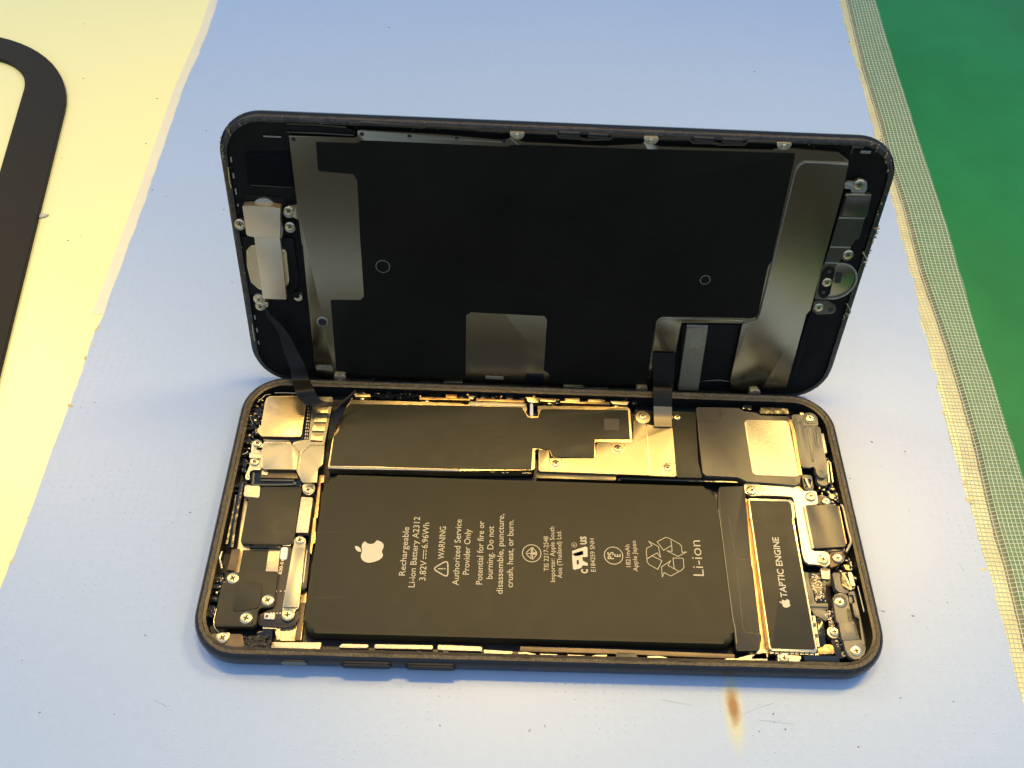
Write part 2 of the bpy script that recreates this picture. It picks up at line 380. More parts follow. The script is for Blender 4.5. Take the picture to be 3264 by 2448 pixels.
# fibreglass mesh tape bridging table and green mat
tr = [(125.6, 700), (124.3, 300)] + [(121.89,212.22),(120.35,184.33),(119.14,152.97),(117.86,124.34),(117.03,98.13),(115.33,75.95),(113.94,53.95),(113.77,42.88),(113.05,30.62),(112.39,14.62)] + [(104, -107.5)]
MT = thing("mesh_tape", "yellowed fibreglass mesh tape over the gap beside the green mat", "tape")
def xat(P_, y):
    for i in range(len(P_)-1):
        if P_[i][1] >= y >= P_[i+1][1]:
            t = (P_[i][1]-y)/max(1e-6, P_[i][1]-P_[i+1][1]); return P_[i][0]*(1-t)+P_[i+1][0]*t
    return P_[-1][0]
def tz(s_):                                   # height profile across the tape: low on the table, dip at the gap, up on the green mat
    return .16 if s_ < .42 else (.16+(s_-.42)/.08*.86 if s_ < .5 else 1.02)
m, nt, b = newmat("tape_film"); L = nt.links
b.inputs['Base Color'].default_value = (.44, .52, .36, 1); b.inputs['Roughness'].default_value = .32
tr_ = N(nt, 'ShaderNodeBsdfTransparent'); mx = N(nt, 'ShaderNodeMixShader'); mx.inputs[0].default_value = .26
L.new(tr_.outputs[0], mx.inputs[1]); L.new(b.outputs[0], mx.inputs[2]); L.new(mx.outputs[0], nt.nodes['Material Output'].inputs[0]); TF = m
THR = mat("glass_thread", (.56, .62, .42), .38, 0, var=.08, vscale=300)
rows = []; bm = bmesh.new(); ys = [520-4*i for i in range(161)]
for i, y in enumerate(ys):
    c_ = xat(bn, y); e1 = xat(tr, y); wd = (e1-c_)*2
    jl, jr = rnd.gauss(0, .15), rnd.gauss(0, .15)
    row = []
    for k in range(13):
        s_ = k/12; x = c_-wd*.5+wd*s_ + (jl if k == 0 else jr if k == 12 else 0); row.append(bm.verts.new((x, y, tz(s_)-.02)))
    rows.append(row)
for i in range(len(rows)-1):
    for k in range(5, 12): bm.faces.new((rows[i][k], rows[i][k+1], rows[i+1][k+1], rows[i+1][k]))
bmesh.ops.delete(bm, geom=[v for v in bm.verts if not v.link_faces], context='VERTS')
fin("tape_film", bm, TF, MT)
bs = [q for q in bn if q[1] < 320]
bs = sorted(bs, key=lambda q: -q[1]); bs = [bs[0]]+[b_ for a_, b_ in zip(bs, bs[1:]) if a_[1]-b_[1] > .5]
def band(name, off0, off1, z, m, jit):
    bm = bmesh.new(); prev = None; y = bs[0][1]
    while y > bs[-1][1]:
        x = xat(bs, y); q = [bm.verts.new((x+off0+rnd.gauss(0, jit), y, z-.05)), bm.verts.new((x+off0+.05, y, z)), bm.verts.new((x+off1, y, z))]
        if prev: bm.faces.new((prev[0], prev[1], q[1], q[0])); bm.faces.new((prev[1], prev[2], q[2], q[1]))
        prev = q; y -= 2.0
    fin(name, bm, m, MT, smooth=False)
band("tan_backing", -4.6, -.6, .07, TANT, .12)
band("gap_shade_line", -1.3, -.02, .12, GAP_SHADE, .12)  # shadow of the gap laid in as a grimy dark brown strip
bm = bmesh.new()
def ribbon2(bm, P_, hwid):                    # flat thread following 3D points
    prev = None
    for i, p in enumerate(P_):
        a = Vector(P_[max(0, i-1)]); b_ = Vector(P_[min(len(P_)-1, i+1)]); d = (b_-a); d.z = 0; d.normalize(); n = Vector((-d.y, d.x, 0))*hwid
        q = (bm.verts.new(Vector(p)+n), bm.verts.new(Vector(p)+Vector((0, 0, .05))), bm.verts.new(Vector(p)-n))
        if prev: bm.faces.new((prev[0], q[0], q[1], prev[1])); bm.faces.new((prev[1], q[1], q[2], prev[2]))
        prev = q
ys = [260-3*i for i in range(128)]
for k in range(17):
    s_ = (k+.5)/17; ph = rnd.uniform(0, 6)
    ribbon2(bm, [((lambda c_, e1: c_-(e1-c_)+(e1-c_)*2*s_)(xat(bn, y), xat(tr, y))+.06*math.sin(y*.11+ph), y, tz(s_)+.03) for y in ys], .10)
fin("lengthwise_thread", bm, THR, MT, kind='stuff')
bm = bmesh.new(); y = 255.
while y > -110:
    wob = rnd.gauss(0, .05); pts_ = []
    c_, e1 = xat(bn, y), xat(tr, y)
    ss = [0, .15, .3, .42, .46, .5, .7, .85, 1.0]
    for s_ in ss: pts_.append((c_-(e1-c_)+(e1-c_)*2*s_, y+wob+.10*math.sin(s_*9+y*.05), tz(s_)+.06))
    ribbon2(bm, pts_, .09); y -= 1.02
fin("crosswise_thread", bm, THR, MT, kind='stuff')
# black flat frame lying on the table at the left
fr = mat("black_acrylic", (.009, .008, .005), .5, 0, spec=.18, var=.08, vscale=40, bump=.05, bscale=900)
FR = thing("black_frame", "flat black rounded frame lying on the cream table at the far left", "frame")
ang = math.atan2(-142.4+129.15, 131.55-36.46)
ca, sa = math.cos(-ang), math.sin(-ang)
def frp(hw_, hh_, r_, ins): return rr(hw_, hh_, r_, ins, 12)
bm = bmesh.new(); rows = []
for ins, z in ((0, .0), (0, 1.05), (.15, 1.2), (13.2, 1.2), (13.4, 1.05), (13.4, 0.)):
    ring_ = rr(60, 119, 42, ins, 16) if ins < 5 else rr(60-13.4, 119-13.4, 18, ins-13.4, 16)
    rows.append([bm.verts.new((x, y, z)) for x, y in ring_])
for i in range(5):
    k = len(rows[i])
    for j in range(k): bm.faces.new((rows[i][j], rows[i][(j+1) % k], rows[i+1][(j+1) % k], rows[i+1][j]))
bmesh.ops.recalc_face_normals(bm, faces=bm.faces)
FX = (-191.3, 48.0)
o = fin("flat_ring", bm, fr, FR); o.rotation_euler = (0, 0, -ang); FR.location = Vector((FX[0], FX[1], .02))*S

# ================================================================ PHONE BODY
PH = thing("phone_body", "open black phone body lying on the blue mat, battery and circuits exposed", "phone body")
HL, HW, RC = 69.2, 33.65, 9.6
bm = bmesh.new()
rows = loops(bm, [(4.0, .50, 0), (2.2, .52, 0), (1.2, .62, 0), (.45, 1.15, 0), (.08, 2.2, 0), (0, 3.4, 0), (.1, 4.4, 0), (.4, 5.15, 0), (.8, 5.6, 0), (.92, 5.64, 0)], HL, HW, RC)
bm.faces.new(rows[0][::-1]); fin("housing_shell", bm, HOUS, PH)
bm = bmesh.new(); loops(bm, [(.92, 5.64, 0), (1.02, 5.5, 0), (1.75, 5.46, 0), (1.85, 5.36, 0)], HL, HW, RC, jit=.05); fin("lip_adhesive", bm, LIP, PH)
bm = bmesh.new(); rows = loops(bm, [(1.85, 5.36, 0), (2.45, 5.2, 0), (2.5, 1.4, 1)], HL, HW, RC); bm.faces.new(rows[-1]).material_index = 1
fin("inner_wall", bm, [LIPM, BLK], PH)
# crumbs of old adhesive stuck on the lip
rnd = random.Random(11)
def crumbs(name, parent, hw_, hh_, r_, cy, z, n, m, lo=.05, hi=.28):
    bm = bmesh.new(); base = rr(hw_, hh_, r_, 1.35, 14); seg = []
    for i in range(len(base)): a, b_ = Vector(base[i]), Vector(base[(i+1) % len(base)]); seg.append((a, b_, (b_-a).length))
    tot = sum(s_[2] for s_ in seg)
    for _ in range(n):
        t = rnd.uniform(0, tot)
        for a, b_, l in seg:
            if t <= l: break
            t -= l
        p = a.lerp(b_, t/max(l, 1e-6)); q = bmesh.ops.create_icosphere(bm, subdivisions=1, radius=1)['verts']
        s_ = rnd.uniform(lo, hi)*rnd.uniform(.5, 1.2); v = Vector((p.x+rnd.gauss(0, .3), p.y+cy+rnd.gauss(0, .3), z))
        an = rnd.uniform(0, 3)
        for k in q:
            x, y = k.co.x*s_*rnd.uniform(.8, 1.8), k.co.y*s_; k.co = Vector((x*math.cos(an)-y*math.sin(an), x*math.sin(an)+y*math.cos(an), k.co.z*s_*.4))+v
    return fin(name, bm, m, parent, smooth=False, kind='stuff')
crumbs("adhesive_crumbs", PH, HL, HW, RC, 0, 5.5, 420, GLUE, .03, .12)
# side buttons and mute switch in the near long side
sb = [(-50.84,-34.34),(-45.69,-34.21),(-39.06,-34.22),(-29.47,-34.03),(-26.57,-34.02),(-16.99,-33.95)]
yS = -HW
for i, (x0, x1, nm) in enumerate(((sb[0][0], sb[1][0], "mute_switch"), (sb[2][0], sb[3][0], "volume_button"), (sb[4][0], sb[5][0], "volume_button"))):
    bm = bmesh.new(); hz = 1.0
    pr = [(x0+hz*0+.9+(-.9)*math.cos(a), 3.75+.95*math.sin(a)) for a in [math.pi*k/8-math.pi/2 for k in range(9)]] + [(x1-.9+.9*math.cos(a), 3.75-.95*math.sin(a)) for a in [math.pi*k/8-math.pi/2 for k in range(9)]]
    pro = .45 if i else .12
    for q, yy in ((1.18, .10), ):            # dark recess ring
        pass
    prism_bm(bm, pr, 0, pro, .15)
    for v in bm.verts: v.co = Vector((v.co.x, yS-v.co.z, v.co.y))
    fin(nm, bm, BTN if i else mat("switch_grey", (.16, .17, .15), .7, 0, spec=.1), PH)
    bm = bmesh.new(); prr = [((x-(x0+x1)/2)*1.05+(x0+x1)/2, (z-3.75)*1.22+3.75) for x, z in pr]
    prism_bm(bm, prr, -.3, .03, 0)
    for v in bm.verts: v.co = Vector((v.co.x, yS-v.co.z, v.co.y))
    fin("button_slot", bm, BTN, PH)
    if i:
        bm = bmesh.new(); prism_bm(bm, [(x0+.9, 4.55), (x1-.9, 4.55), (x1-.9, 4.66), (x0+.9, 4.66)], 0, .30, 0)
        for v in bm.verts: v.co = Vector((v.co.x, yS-v.co.z, v.co.y))
        fin("button_edge", bm, BROWN, PH)

# ---- battery
def bat_body():
    p = [(-47.23,7.17),(-43.23,8.1),(-1.77,8.24),(33.14,8.21),(38.84,7.78),(38.55,-27.77),(-1.84,-28.29),(-38.94,-28.03),(-46.61,-28.05),(-47.52,-21.73),(-47.48,-6.04)]
    p = [(-47.4, 7.75), (38.6, 7.75), (38.6, -28.0), (-47.4, -28.0)]
    return fillet(p, 2.6, 6)
bm = bmesh.new(); p = bat_body(); prism_bm(bm, p, 1.8, 5.0, 0)
top = [f for f in bm.faces if f.normal.z > .9 or all(v.co.z > 4.9 for v in f.verts)][0]
bmesh.ops.bevel(bm, geom=list(top.edges), offset=1.0, segments=5, profile=.5, affect='EDGES', clamp_overlap=True)
BT = fin("battery", bm, BATT, PH)
wr = [(39.48,8.87),(45.28,8.04),(44.2,0.22),(44.2,0.22),(44.2,-9.58),(44.03,-10.36),(44.26,-11.7),(43.81,-26.19),(43.38,-28.11),(42.85,-29.16),(38.49,-29.36),(38.5,-22.08),(38.69,-13.78),(38.7,-8.0),(38.68,0.04),(38.71,3.34)]
wr[0] = (wr[0][0], 7.6)
plate("battery_wrap", wr, 4.2, 5.12, WRAP, BT, r=.3, bev=.3)
strip("wrap_cut", [(40.73,0.09),(40.81,-4.97),(40.88,-9.31),(41.21,-9.59),(43.91,-9.64)], .17, 5.08, 5.15, BLK, BT, bev=0)
strip("wrap_cut", [(40.73,-11.82),(40.61,-18.03),(40.4,-24.89),(40.79,-25.58),(43.84,-25.88)], .17, 5.08, 5.15, BLK, BT, bev=0)
strip("wrap_seam", [(38.64,2.07),(38.72,-0.39),(38.69,-8.01),(38.63,-14.17),(38.6,-22.63),(38.84,-24.75),(38.68,-27.91)], .14, 5.06, 5.15, GREY, BT, bev=0)
for p_ in ([(-47.65,-6.25),(-45.88,-6.15),(-41.24,-6.12)], [(-47.46,-20.65),(-45.67,-20.65),(-40.58,-20.45)]):
    strip("tape_crease", p_, .07, 4.98, 5.012, BLK, BT, bev=0)
ZT = 5.02
def T(s_, A_, cap, bold=0., m=PRINT): lettering(s_, A_[0], A_[1], cap, ZT, m, BT, bold)
T("Rechargeable", [(-28.14,-15.4),(-28.21,-4.39)], 1.28, .004)
T("Li-ion Battery A2312", [(-25.98,-17.9),(-26.12,-1.9)], 1.28, .004)
T("3.82V", [(-23.92,-16.39),(-23.99,-11.97)], 1.28, .004)
T("6.96Wh", [(-23.93,-9.18),(-24.03,-3.25)], 1.28, .004)
a_, b_ = [(-24.74,-11.57),(-24.88,-9.59)]; a2, b2 = [(-24.23,-11.56),(-24.36,-9.58)]
dash = [[a_, (a_[0], b_[1])]] + [[(a2[0], a2[1]+(b2[1]-a2[1])*t0), (a2[0], a2[1]+(b2[1]-a2[1])*t1)] for t0, t1 in ((0, .22), (.39, .61), (.78, 1))]
outline("direct_current_sign", dash, .16, ZT, PRINT, BT, closed=False)
outline("warning_sign", [fillet([(-22.65,-13.73),(-19.6,-11.68),(-19.39,-15.6)], .6, 4)], .26, ZT, PRINT, BT)
ex = [(-21.47,-13.7),(-20.54,-13.67),(-20.23,-13.66),(-20.02,-13.65)]
flat("exclamation_mark", line_polys(ex[:2], .22)+line_polys(ex[2:], .22), ZT, PRINT, BT)
T("WARNING", [(-20.49,-11.52),(-20.33,-4.03)], 1.28, .004)
T("Authorized Service", [(-17.13,-17.21),(-17.15,-2.21)], 1.28, .004)
T("Provider Only", [(-15.02,-14.82),(-15.17,-4.46)], 1.28, .004)
T("Potential for fire or", [(-12.29,-16.88),(-12.32,-2.45)], 1.28, .004)
T("burning. Do not", [(-10.21,-15.61),(-10.23,-3.6)], 1.28, .004)
T("disassemble, puncture,", [(-8.1,-18.83),(-8.1,-0.58)], 1.28, .004)
T("crush, heat, or burn.", [(-6.04,-17.34),(-6.03,-1.94)], 1.28, .004)
APB = [(-37.14,-8.02),(-36.61,-8.43),(-35.93,-8.55),(-35.2,-8.35),(-34.66,-7.71),(-33.76,-8.03),(-33.26,-8.56),(-33.17,-9.18),(-33.38,-9.96),(-33.37,-10.44),(-33.14,-10.92),(-33.29,-11.59),(-34.14,-12.29),(-35.5,-12.75),(-36.56,-12.67),(-37.31,-12.16),(-37.66,-11.35),(-37.61,-10.67),(-37.53,-10.19),(-37.72,-9.32),(-37.61,-8.54)]
APL = [(-39.14,-9.21),(-38.52,-9.21),(-37.98,-9.62),(-37.7,-10.37),(-38.31,-10.31),(-38.82,-9.94)]
body = catmull(APB, 4, True)
flat("fruit_logo", [body, catmull(APL, 4, True)], ZT, PRINTW, BT)
c1, c2 = [(-2.15,-9.61),(15.08,-9.59)]
outline("approval_mark", [circ(c1[0], c1[1], 1.95, 32)], .17, ZT, PRINT, BT)
outline("approval_mark", [[(-3.31,-9.69),(-1.02,-9.58)], [(-3.22,-9.39),(-2.24,-8.39),(-2.24,-9.56)], [(-3.22,-9.94),(-2.28,-10.87),(-2.28,-9.79)], [(-1.97,-8.28),(-1.97,-9.55),(-1.08,-9.37),(-1.97,-8.28)], [(-1.97,-11.0),(-1.97,-9.78),(-1.08,-9.87),(-1.97,-11.0)]], .17, ZT+.002, PRINT, BT, closed=False)
T("TIS 2217-2548", [(1.36,-13.51),(1.38,-5.61)], .98, .003)
T("Importer: Apple South", [(2.63,-15.87),(2.72,-3.31)], .98, .003)
T("Asia (Thailand) Ltd.", [(4.09,-14.99),(4.18,-4.19)], .98, .003)
T("E184259 SNH", [(11.12,-13.36),(11.17,-5.79)], .95, .003)
T("c", [(9.53,-13.79),(9.46,-12.84)], 2.0, .02)
T("us", [(9.44,-7.23),(9.48,-5.35)], 1.9, .02)
RU = [(6.33,-10.35),(6.35,-12.75),(6.7,-13.06),(8.13,-12.54),(8.33,-12.08),(9.49,-12.04),(9.6,-11.46),(8.63,-10.95),(9.64,-10.25),(9.64,-7.82),(9.28,-7.67),(6.37,-8.74),(6.39,-9.48),(8.62,-8.67),(8.75,-9.99),(7.4,-10.32)]
RU1 = [(6.33,-10.35),(6.44,-12.84),(6.79,-13.06),(8.19,-12.59),(8.45,-12.01),(9.57,-12.04),(9.54,-11.5),(8.54,-10.96),(8.48,-10.19)]
RU2 = [(6.37,-8.8),(6.35,-9.52),(8.38,-8.73),(8.7,-8.82),(8.68,-9.56),(8.57,-10.09),(9.2,-10.13),(9.6,-9.96),(9.64,-7.91),(9.28,-7.67)]
RUH = [(7.24,-10.9),(7.27,-11.92),(7.75,-11.75),(7.71,-10.79)]
flat("component_mark", [RU1, RU2], ZT, PRINTW, BT); flat("component_mark", [RUH], ZT+.004, BATT, BT)
flat("component_mark", [[(6.35,-9.52),(6.33,-10.37),(8.57,-10.19),(8.64,-9.6),(7.05,-10.04)]], ZT+.002, PRINTW, BT)
c3, = [(6.86,-7.41)]; outline("registered_sign", [circ(c3[0], c3[1], .52, 20)], .09, ZT, PRINT, BT); T("R", [(7.12,-7.6),(7.1,-7.23)], .5, .0)
outline("safety_mark", [circ(c2[0], c2[1], 1.95, 32)], .17, ZT, PRINT, BT)
T("PS", [(15.09,-10.41),(15.09,-8.78)], 1.25, .015); T("E", [(16.56,-9.84),(16.54,-9.2)], 1.25, .015)
T("1821mAh", [(18.57,-12.08),(18.58,-6.94)], .95, .003)
T("Apple Japan", [(19.99,-13.03),(20.05,-6.06)], .95, .003)
outline("recycling_mark", [[(22.2,-7.71),(23.43,-7.02),(22.78,-6.05),(24.77,-7.23),(25.01,-9.77),(24.38,-8.68),(23.21,-9.38),(25.23,-10.44),(24.22,-12.45),(22.46,-11.39),(22.06,-10.73),(22.11,-10.15),(22.08,-8.59)],
    [(24.59,-6.11),(26.51,-5.0),(27.4,-5.27),(29.38,-6.49),(29.7,-6.98),(29.69,-8.39),(30.66,-8.28),(28.75,-9.36),(26.51,-8.16),(27.59,-8.22),(27.62,-6.85),(25.79,-8.05)],
    [(29.79,-9.75),(29.76,-11.84),(29.26,-12.42),(26.81,-13.83),(25.48,-13.11),(25.01,-14.07),(25.02,-11.83),(27.08,-10.38),(26.4,-11.46),(27.67,-12.19),(27.63,-9.74)]], .14, ZT, PRINT, BT)
outline("recycling_mark", [[(22.2,-10.11),(23.21,-9.38)], [(27.62,-6.85),(27.55,-5.66)], [(27.67,-12.19),(28.6,-12.73)], [(23.21,-9.38),(22.49,-9.85)]], .14, ZT+.003, PRINT, BT, closed=False)
T("Li-ion", [(33.74,-13.62),(33.86,-5.5)], 2.25, -.005)

# ---- gold mid plate seen round the battery and under the left modules
plate("gold_tray", [(-64.47,2.96),(-63.32,2.72),(-62.25,-3.27),(-52.85,-8.01),(-52.34,-11.36),(-52.96,-8.14),(-52.31,-14.66),(-63.4,-15.0),(-63.72,-10.05)], 1.6, 3.4, GOLD, PH)
plate("gold_tray", [(-55.61,-26.39),(-52.17,-26.3),(-49.04,-24.09),(-49.06,-18.12),(-48.17,-18.09),(-47.87,-21.01),(-47.78,-26.35),(-47.65,-28.95),(-51.73,-29.06),(-52.53,-28.74),(-53.18,-26.85),(-55.53,-26.83)], 1.6, 3.2, GOLD, PH)
strip("gold_frame_edge", [(-52.42,-26.53),(-52.0,-29.12)], .7, 3.0, 3.9, GOLDB, PH)
strip("gold_frame_edge", [(-55.44,-26.75),(-52.43,-26.71)], .5, 3.0, 3.9, GOLDB, PH)
plate("gold_side_strip", [(-48.92,8.11),(-47.89,8.14),(-47.85,6.43),(-48.47,6.19),(-47.97,-2.3),(-48.24,-2.31),(-48.07,-5.51),(-47.83,-5.9),(-47.71,-8.07),(-48.1,-8.47),(-48.11,-10.99),(-48.48,-10.23),(-48.87,-2.33),(-48.69,-2.32)], 1.6, 4.0, COPPER, PH, r=.1)
strip("brown_strip", [(-48.34,-21.27),(-48.33,-24.84),(-48.38,-29.02)], 1.0, 1.6, 3.7, BROWN, PH)
# bottom ledge, right strip
for q in ([(-53.15,-29.77),(-43.43,-29.57),(-43.64,-31.01),(-53.07,-31.17)], [(-39.45,-29.74),(-34.25,-29.73),(-34.34,-30.42),(-40.11,-30.51)], [(-33.04,-29.63),(-21.62,-29.57),(-21.63,-30.33),(-32.96,-30.44)],
          [(-20.64,-29.42),(-12.03,-29.57),(-11.81,-30.44),(-20.58,-30.42)], [(-11.7,-30.15),(-5.54,-30.39),(-6.45,-30.98),(-11.2,-31.29)]):
    plate("gold_ledge", q, 1.6, 4.2, GOLDB, PH, r=.2)
plate("tan_rail", [(-4.36,-29.39),(14.48,-29.46),(38.19,-29.83),(38.15,-30.69),(14.43,-30.32),(-4.49,-30.32)], 1.6, 4.4, BROWN, PH, r=.1)
plate("dark_notch", [(14.77,-30.09),(18.28,-30.14),(18.92,-31.05),(18.19,-31.42),(14.88,-31.3),(14.38,-30.71)], 3, 4.6, BLK, PH, r=.2)
plate("gold_ledge", [(38.11,-30.69),(41.82,-29.53),(44.72,-29.16),(44.75,-31.3),(40.48,-31.48)], 1.6, 4.0, GOLDB, PH, r=.2)
for i, q in enumerate(("90,232 190,240", "215,241 312,245", "370,246 466,252", "500,255 592,254", "820,258 930,262", "960,266 1056,270", "1112,271 1206,276", "1245,276 1325,272")):
    pass
for q in ([(-4.78,-30.83),(-3.1,-30.71),(-2.41,-31.01),(-1.36,-31.05)], [(-0.49,-31.03),(2.89,-31.05)], [(4.92,-31.03),(8.27,-31.12)], [(9.45,-31.3),(10.52,-30.95),(12.69,-30.86)], [(20.68,-30.93),(22.8,-30.8),(24.53,-31.11)], [(25.58,-31.19),(28.95,-31.24)], [(30.92,-31.23),(34.22,-31.32)], [(35.59,-31.28),(36.69,-30.94),(38.46,-30.96)]):
    strip("contact_spring", q, .35, 4.0, 4.7, GOLDB, PH)
for q in ([(-37.03,-31.63),(-36.86,-31.25),(-36.38,-31.24),(-36.04,-31.6)], [(-31.98,-31.56),(-31.72,-31.18),(-31.23,-31.17),(-30.95,-31.53)], [(-24.7,-31.49),(-24.48,-31.14),(-24.06,-31.13),(-23.79,-31.46)], [(-19.6,-31.41),(-19.31,-31.04),(-18.76,-31.02),(-18.44,-31.38)]):
    tube("spring_hook", [(x, y, 4.8) for x, y in catmull(q, 4)], .16, SCR, PH)

# ---- rear camera module and its bracket (upper left)
CAMR = plate("rear_camera", [(-63.5,27.97),(-58.09,28.32),(-54.47,28.42),(-54.12,17.31),(-56.09,17.08),(-62.47,17.06),(-62.87,16.96),(-64.07,18.07),(-64.33,19.27),(-63.59,19.41),(-63.81,26.35)], 2.2, 5.1, CAMG, PH, r=.5, bev=.25)
plate("camera_gasket", [(-62.81,17.41),(-54.05,17.63),(-54.39,26.01),(-53.37,26.41),(-53.3,25.93),(-53.27,16.87),(-53.66,16.29),(-62.56,15.95)], 2, 4.4, BLKG, CAMR, r=.2)
br1 = [(-53.6,28.35),(-48.5,28.56),(-48.43,26.4),(-48.75,15.5),(-48.49,12.39),(-48.42,10.42),(-49.34,9.3),(-49.1,5.77),(-52.26,5.66),(-54.18,8.86),(-53.93,13.52),(-55.91,15.34),(-55.66,15.96),(-53.14,16.64),(-53.05,18.96)]
CB = plate("camera_bracket", br1, 4.4, 4.9, OLIVE, PH, r=.3, bev=.1)
plate("cover_plate", [(-62.08,15.79),(-56.37,15.96),(-56.12,15.18),(-53.79,13.16),(-53.97,8.46),(-54.78,8.53),(-61.1,8.39),(-61.84,9.03),(-62.31,13.28),(-62.0,13.85),(-62.47,14.83),(-62.04,14.96)], 4.9, 5.45, OLIVE, CB, r=.5, bev=.18)
strip("pressed_fold", [(-48.67,15.26),(-51.93,15.18),(-53.56,13.36),(-53.48,7.8)], .22, 4.8, 5.04, SCR, CB)
strip("pressed_fold", [(-61.91,15.08),(-56.22,15.3)], .2, 5.4, 5.52, SCR, CB)
plate("bracket_foot", [(-52.16,5.41),(-49.4,5.51),(-49.38,3.65),(-49.85,2.8),(-50.75,2.66),(-51.65,3.16),(-52.04,4.19)], 4.2, 4.75, OLIVE, CB, r=.8, bev=.1)
FINS = [[(-51.64,25.37),(-49.04,25.47),(-49.07,23.89),(-51.68,23.78)], [(-51.85,23.17),(-48.99,23.28),(-49.14,21.43),(-51.87,21.32)], [(-51.84,20.74),(-49.14,20.85),(-49.2,18.98),(-51.94,18.92)], [(-51.96,18.14),(-49.26,18.25),(-49.32,16.45),(-51.97,16.44)]]
for q in FINS:
    plate("raised_contact", q, 4.8, 5.12, GOLD, CB, r=.1, bev=.05)
    strip("contact_gap", [(q[3][0], q[3][1]-.18), (q[2][0], q[2][1]-.18)], .26, 4.8, 4.94, BLK, CB, bev=0)
hp = [(-53.5,25.65),(-52.99,16.63)]
bm = bmesh.new()
for k in range(10):
    t = (k+.5)/10; x = hp[0][0]*(1-t)+hp[1][0]*t; y = hp[0][1]*(1-t)+hp[1][1]*t
    prism_bm(bm, [(x-.35, y-.25), (x-.1, y-.25), (x-.1, y+.28), (x-.35, y+.28)], 4.5, 4.95, 0)
    prism_bm(bm, [(x+.12, y-.28), (x+.3, y-.28), (x+.3, y+.2), (x+.12, y+.2)], 4.5, 4.95, 0)
fin("contact_pins", bm, STEEL, CB, kind='stuff')
strip("pin_channel", [(hp[0][0], hp[0][1]), (hp[1][0], hp[1][1])], 1.1, 4.6, 4.905, BLKG, CB, bev=0)
c_, = [(-50.7,3.9)]; screw(c_, 4.86, PH, 1.02)
plate("side_clip", [(-65.02,15.81),(-63.25,16.55),(-62.71,15.44),(-62.29,14.52),(-63.82,14.37),(-63.87,13.83),(-62.33,13.63),(-62.03,9.51),(-61.57,8.76),(-63.56,8.63),(-64.17,8.13),(-64.03,6.63),(-64.6,6.4),(-64.94,6.81),(-64.48,9.63),(-64.59,11.82),(-64.85,14.02)], 3.2, 4.5, STEEL, PH, r=.3)
plate("clip_pad", [(-64.94,12.84),(-62.15,12.81),(-62.01,11.45),(-64.84,11.52)], 4.4, 4.85, GOLDB, PH, r=.15)
for q, rr_ in zip([(-63.72,15.44),(-63.51,10.58)], (.98, 1.02)): screw(q, 4.75, PH, rr_)
c_, = [(-64.32,6.46)]; disc("gold_pin", c_, .5, 3, 4.6, SCR, PH, bev=.3)
plate("connector_well", [(-64.09,9.09),(-61.86,9.17),(-54.61,9.54),(-52.66,6.48),(-52.47,5.21),(-63.09,5.05),(-63.74,6.09)], 1.6, 3.8, BLKG, PH, r=.6)
plate("connector_body", [(-61.76,8.93),(-54.6,9.19),(-53.68,7.71),(-53.48,6.97),(-61.64,6.89)], 3, 4.3, BROWN, PH, r=.1)
plate("connector_body", [(-61.53,8.55),(-60.33,8.48),(-60.19,7.41),(-61.4,7.48)], 3, 4.6, GOLDB, PH, r=.1)
for q in ([(-63.36,8.18),(-63.08,6.04),(-62.47,5.21),(-54.58,5.54),(-54.3,6.14)], [(-61.53,6.37),(-54.33,6.54)]):
    tube("rubber_seal", [(x, y, 4.0) for x, y in catmull(q, 5)], .22, GREY, PH)
# small gold antenna contact with dimples
AC = plate("antenna_contact", [(-64.46,4.53),(-63.37,4.57),(-63.28,4.41),(-61.51,4.47),(-61.12,4.2),(-60.93,1.84),(-61.25,1.58),(-63.52,1.73),(-64.29,1.93)], 4.0, 4.9, GOLDB, PH, r=.3)
dm = [(-62.95,3.69),(-62.4,3.68),(-61.97,3.65),(-62.99,2.88),(-62.44,2.87),(-62.01,2.86),(-63.05,2.16),(-62.49,2.13),(-62.0,2.11)]
for q in dm: disc("dimple", q, .24, 4.8, 4.93, GOLD, AC, bev=.03)
# dark film module
FM = plate("antenna_module", [(-60.98,4.35),(-52.21,4.6),(-51.98,-8.93),(-54.6,-9.15),(-60.23,-9.24),(-61.12,-9.16),(-62.69,-9.11),(-63.02,-8.64),(-63.2,1.39),(-61.28,1.64),(-60.83,2.09)], 2.5, 4.7, FILM, PH, r=.35, bev=.12)
plate("module_foot", [(-61.31,-8.83),(-54.5,-8.61),(-54.62,-9.68),(-61.13,-9.86)], 2.5, 4.2, BLKG, PH, r=.1)
plate("module_foot", [(-60.39,-9.05),(-54.64,-8.89),(-54.68,-9.41),(-60.24,-9.56)], 4.0, 4.35, FILM, PH, r=.1)
plate("module_tab", [(-54.24,-9.0),(-52.48,-8.94),(-52.54,-9.28),(-54.31,-9.31)], 4, 4.5, GOLDB, PH, r=.1)
# printed gold label strip
GL = plate("connector_label", [(-51.91,2.09),(-49.44,1.99),(-49.31,-6.33),(-51.84,-6.35)], 3.4, 4.9, GOLDB, PH, r=.1)
# black rails along the left wall
tube("side_rail", [(x, y, 4.4) for x, y in [(-65.25,5.32),(-65.13,-0.91),(-65.04,-5.21),(-64.63,-10.16)]], .55, BLKG, PH)
tube("side_rail", [(x, y, 3.8) for x, y in [(-66.24,2.4),(-66.07,-3.61),(-66.07,-9.15)]], .5, BLKG, PH)
strip("left_bracket", [(-63.79,-10.23),(-63.74,-12.34),(-63.93,-14.99)], 1.6, 2, 4.3, BROWN, PH)
pts_ = [(-66.23,-11.27),(-66.45,-12.61),(-65.97,-13.92),(-65.57,-15.03)]; tube("earth_spring", [(x, y, 5.0) for x, y in catmull(pts_, 4)], .25, SCR, PH)
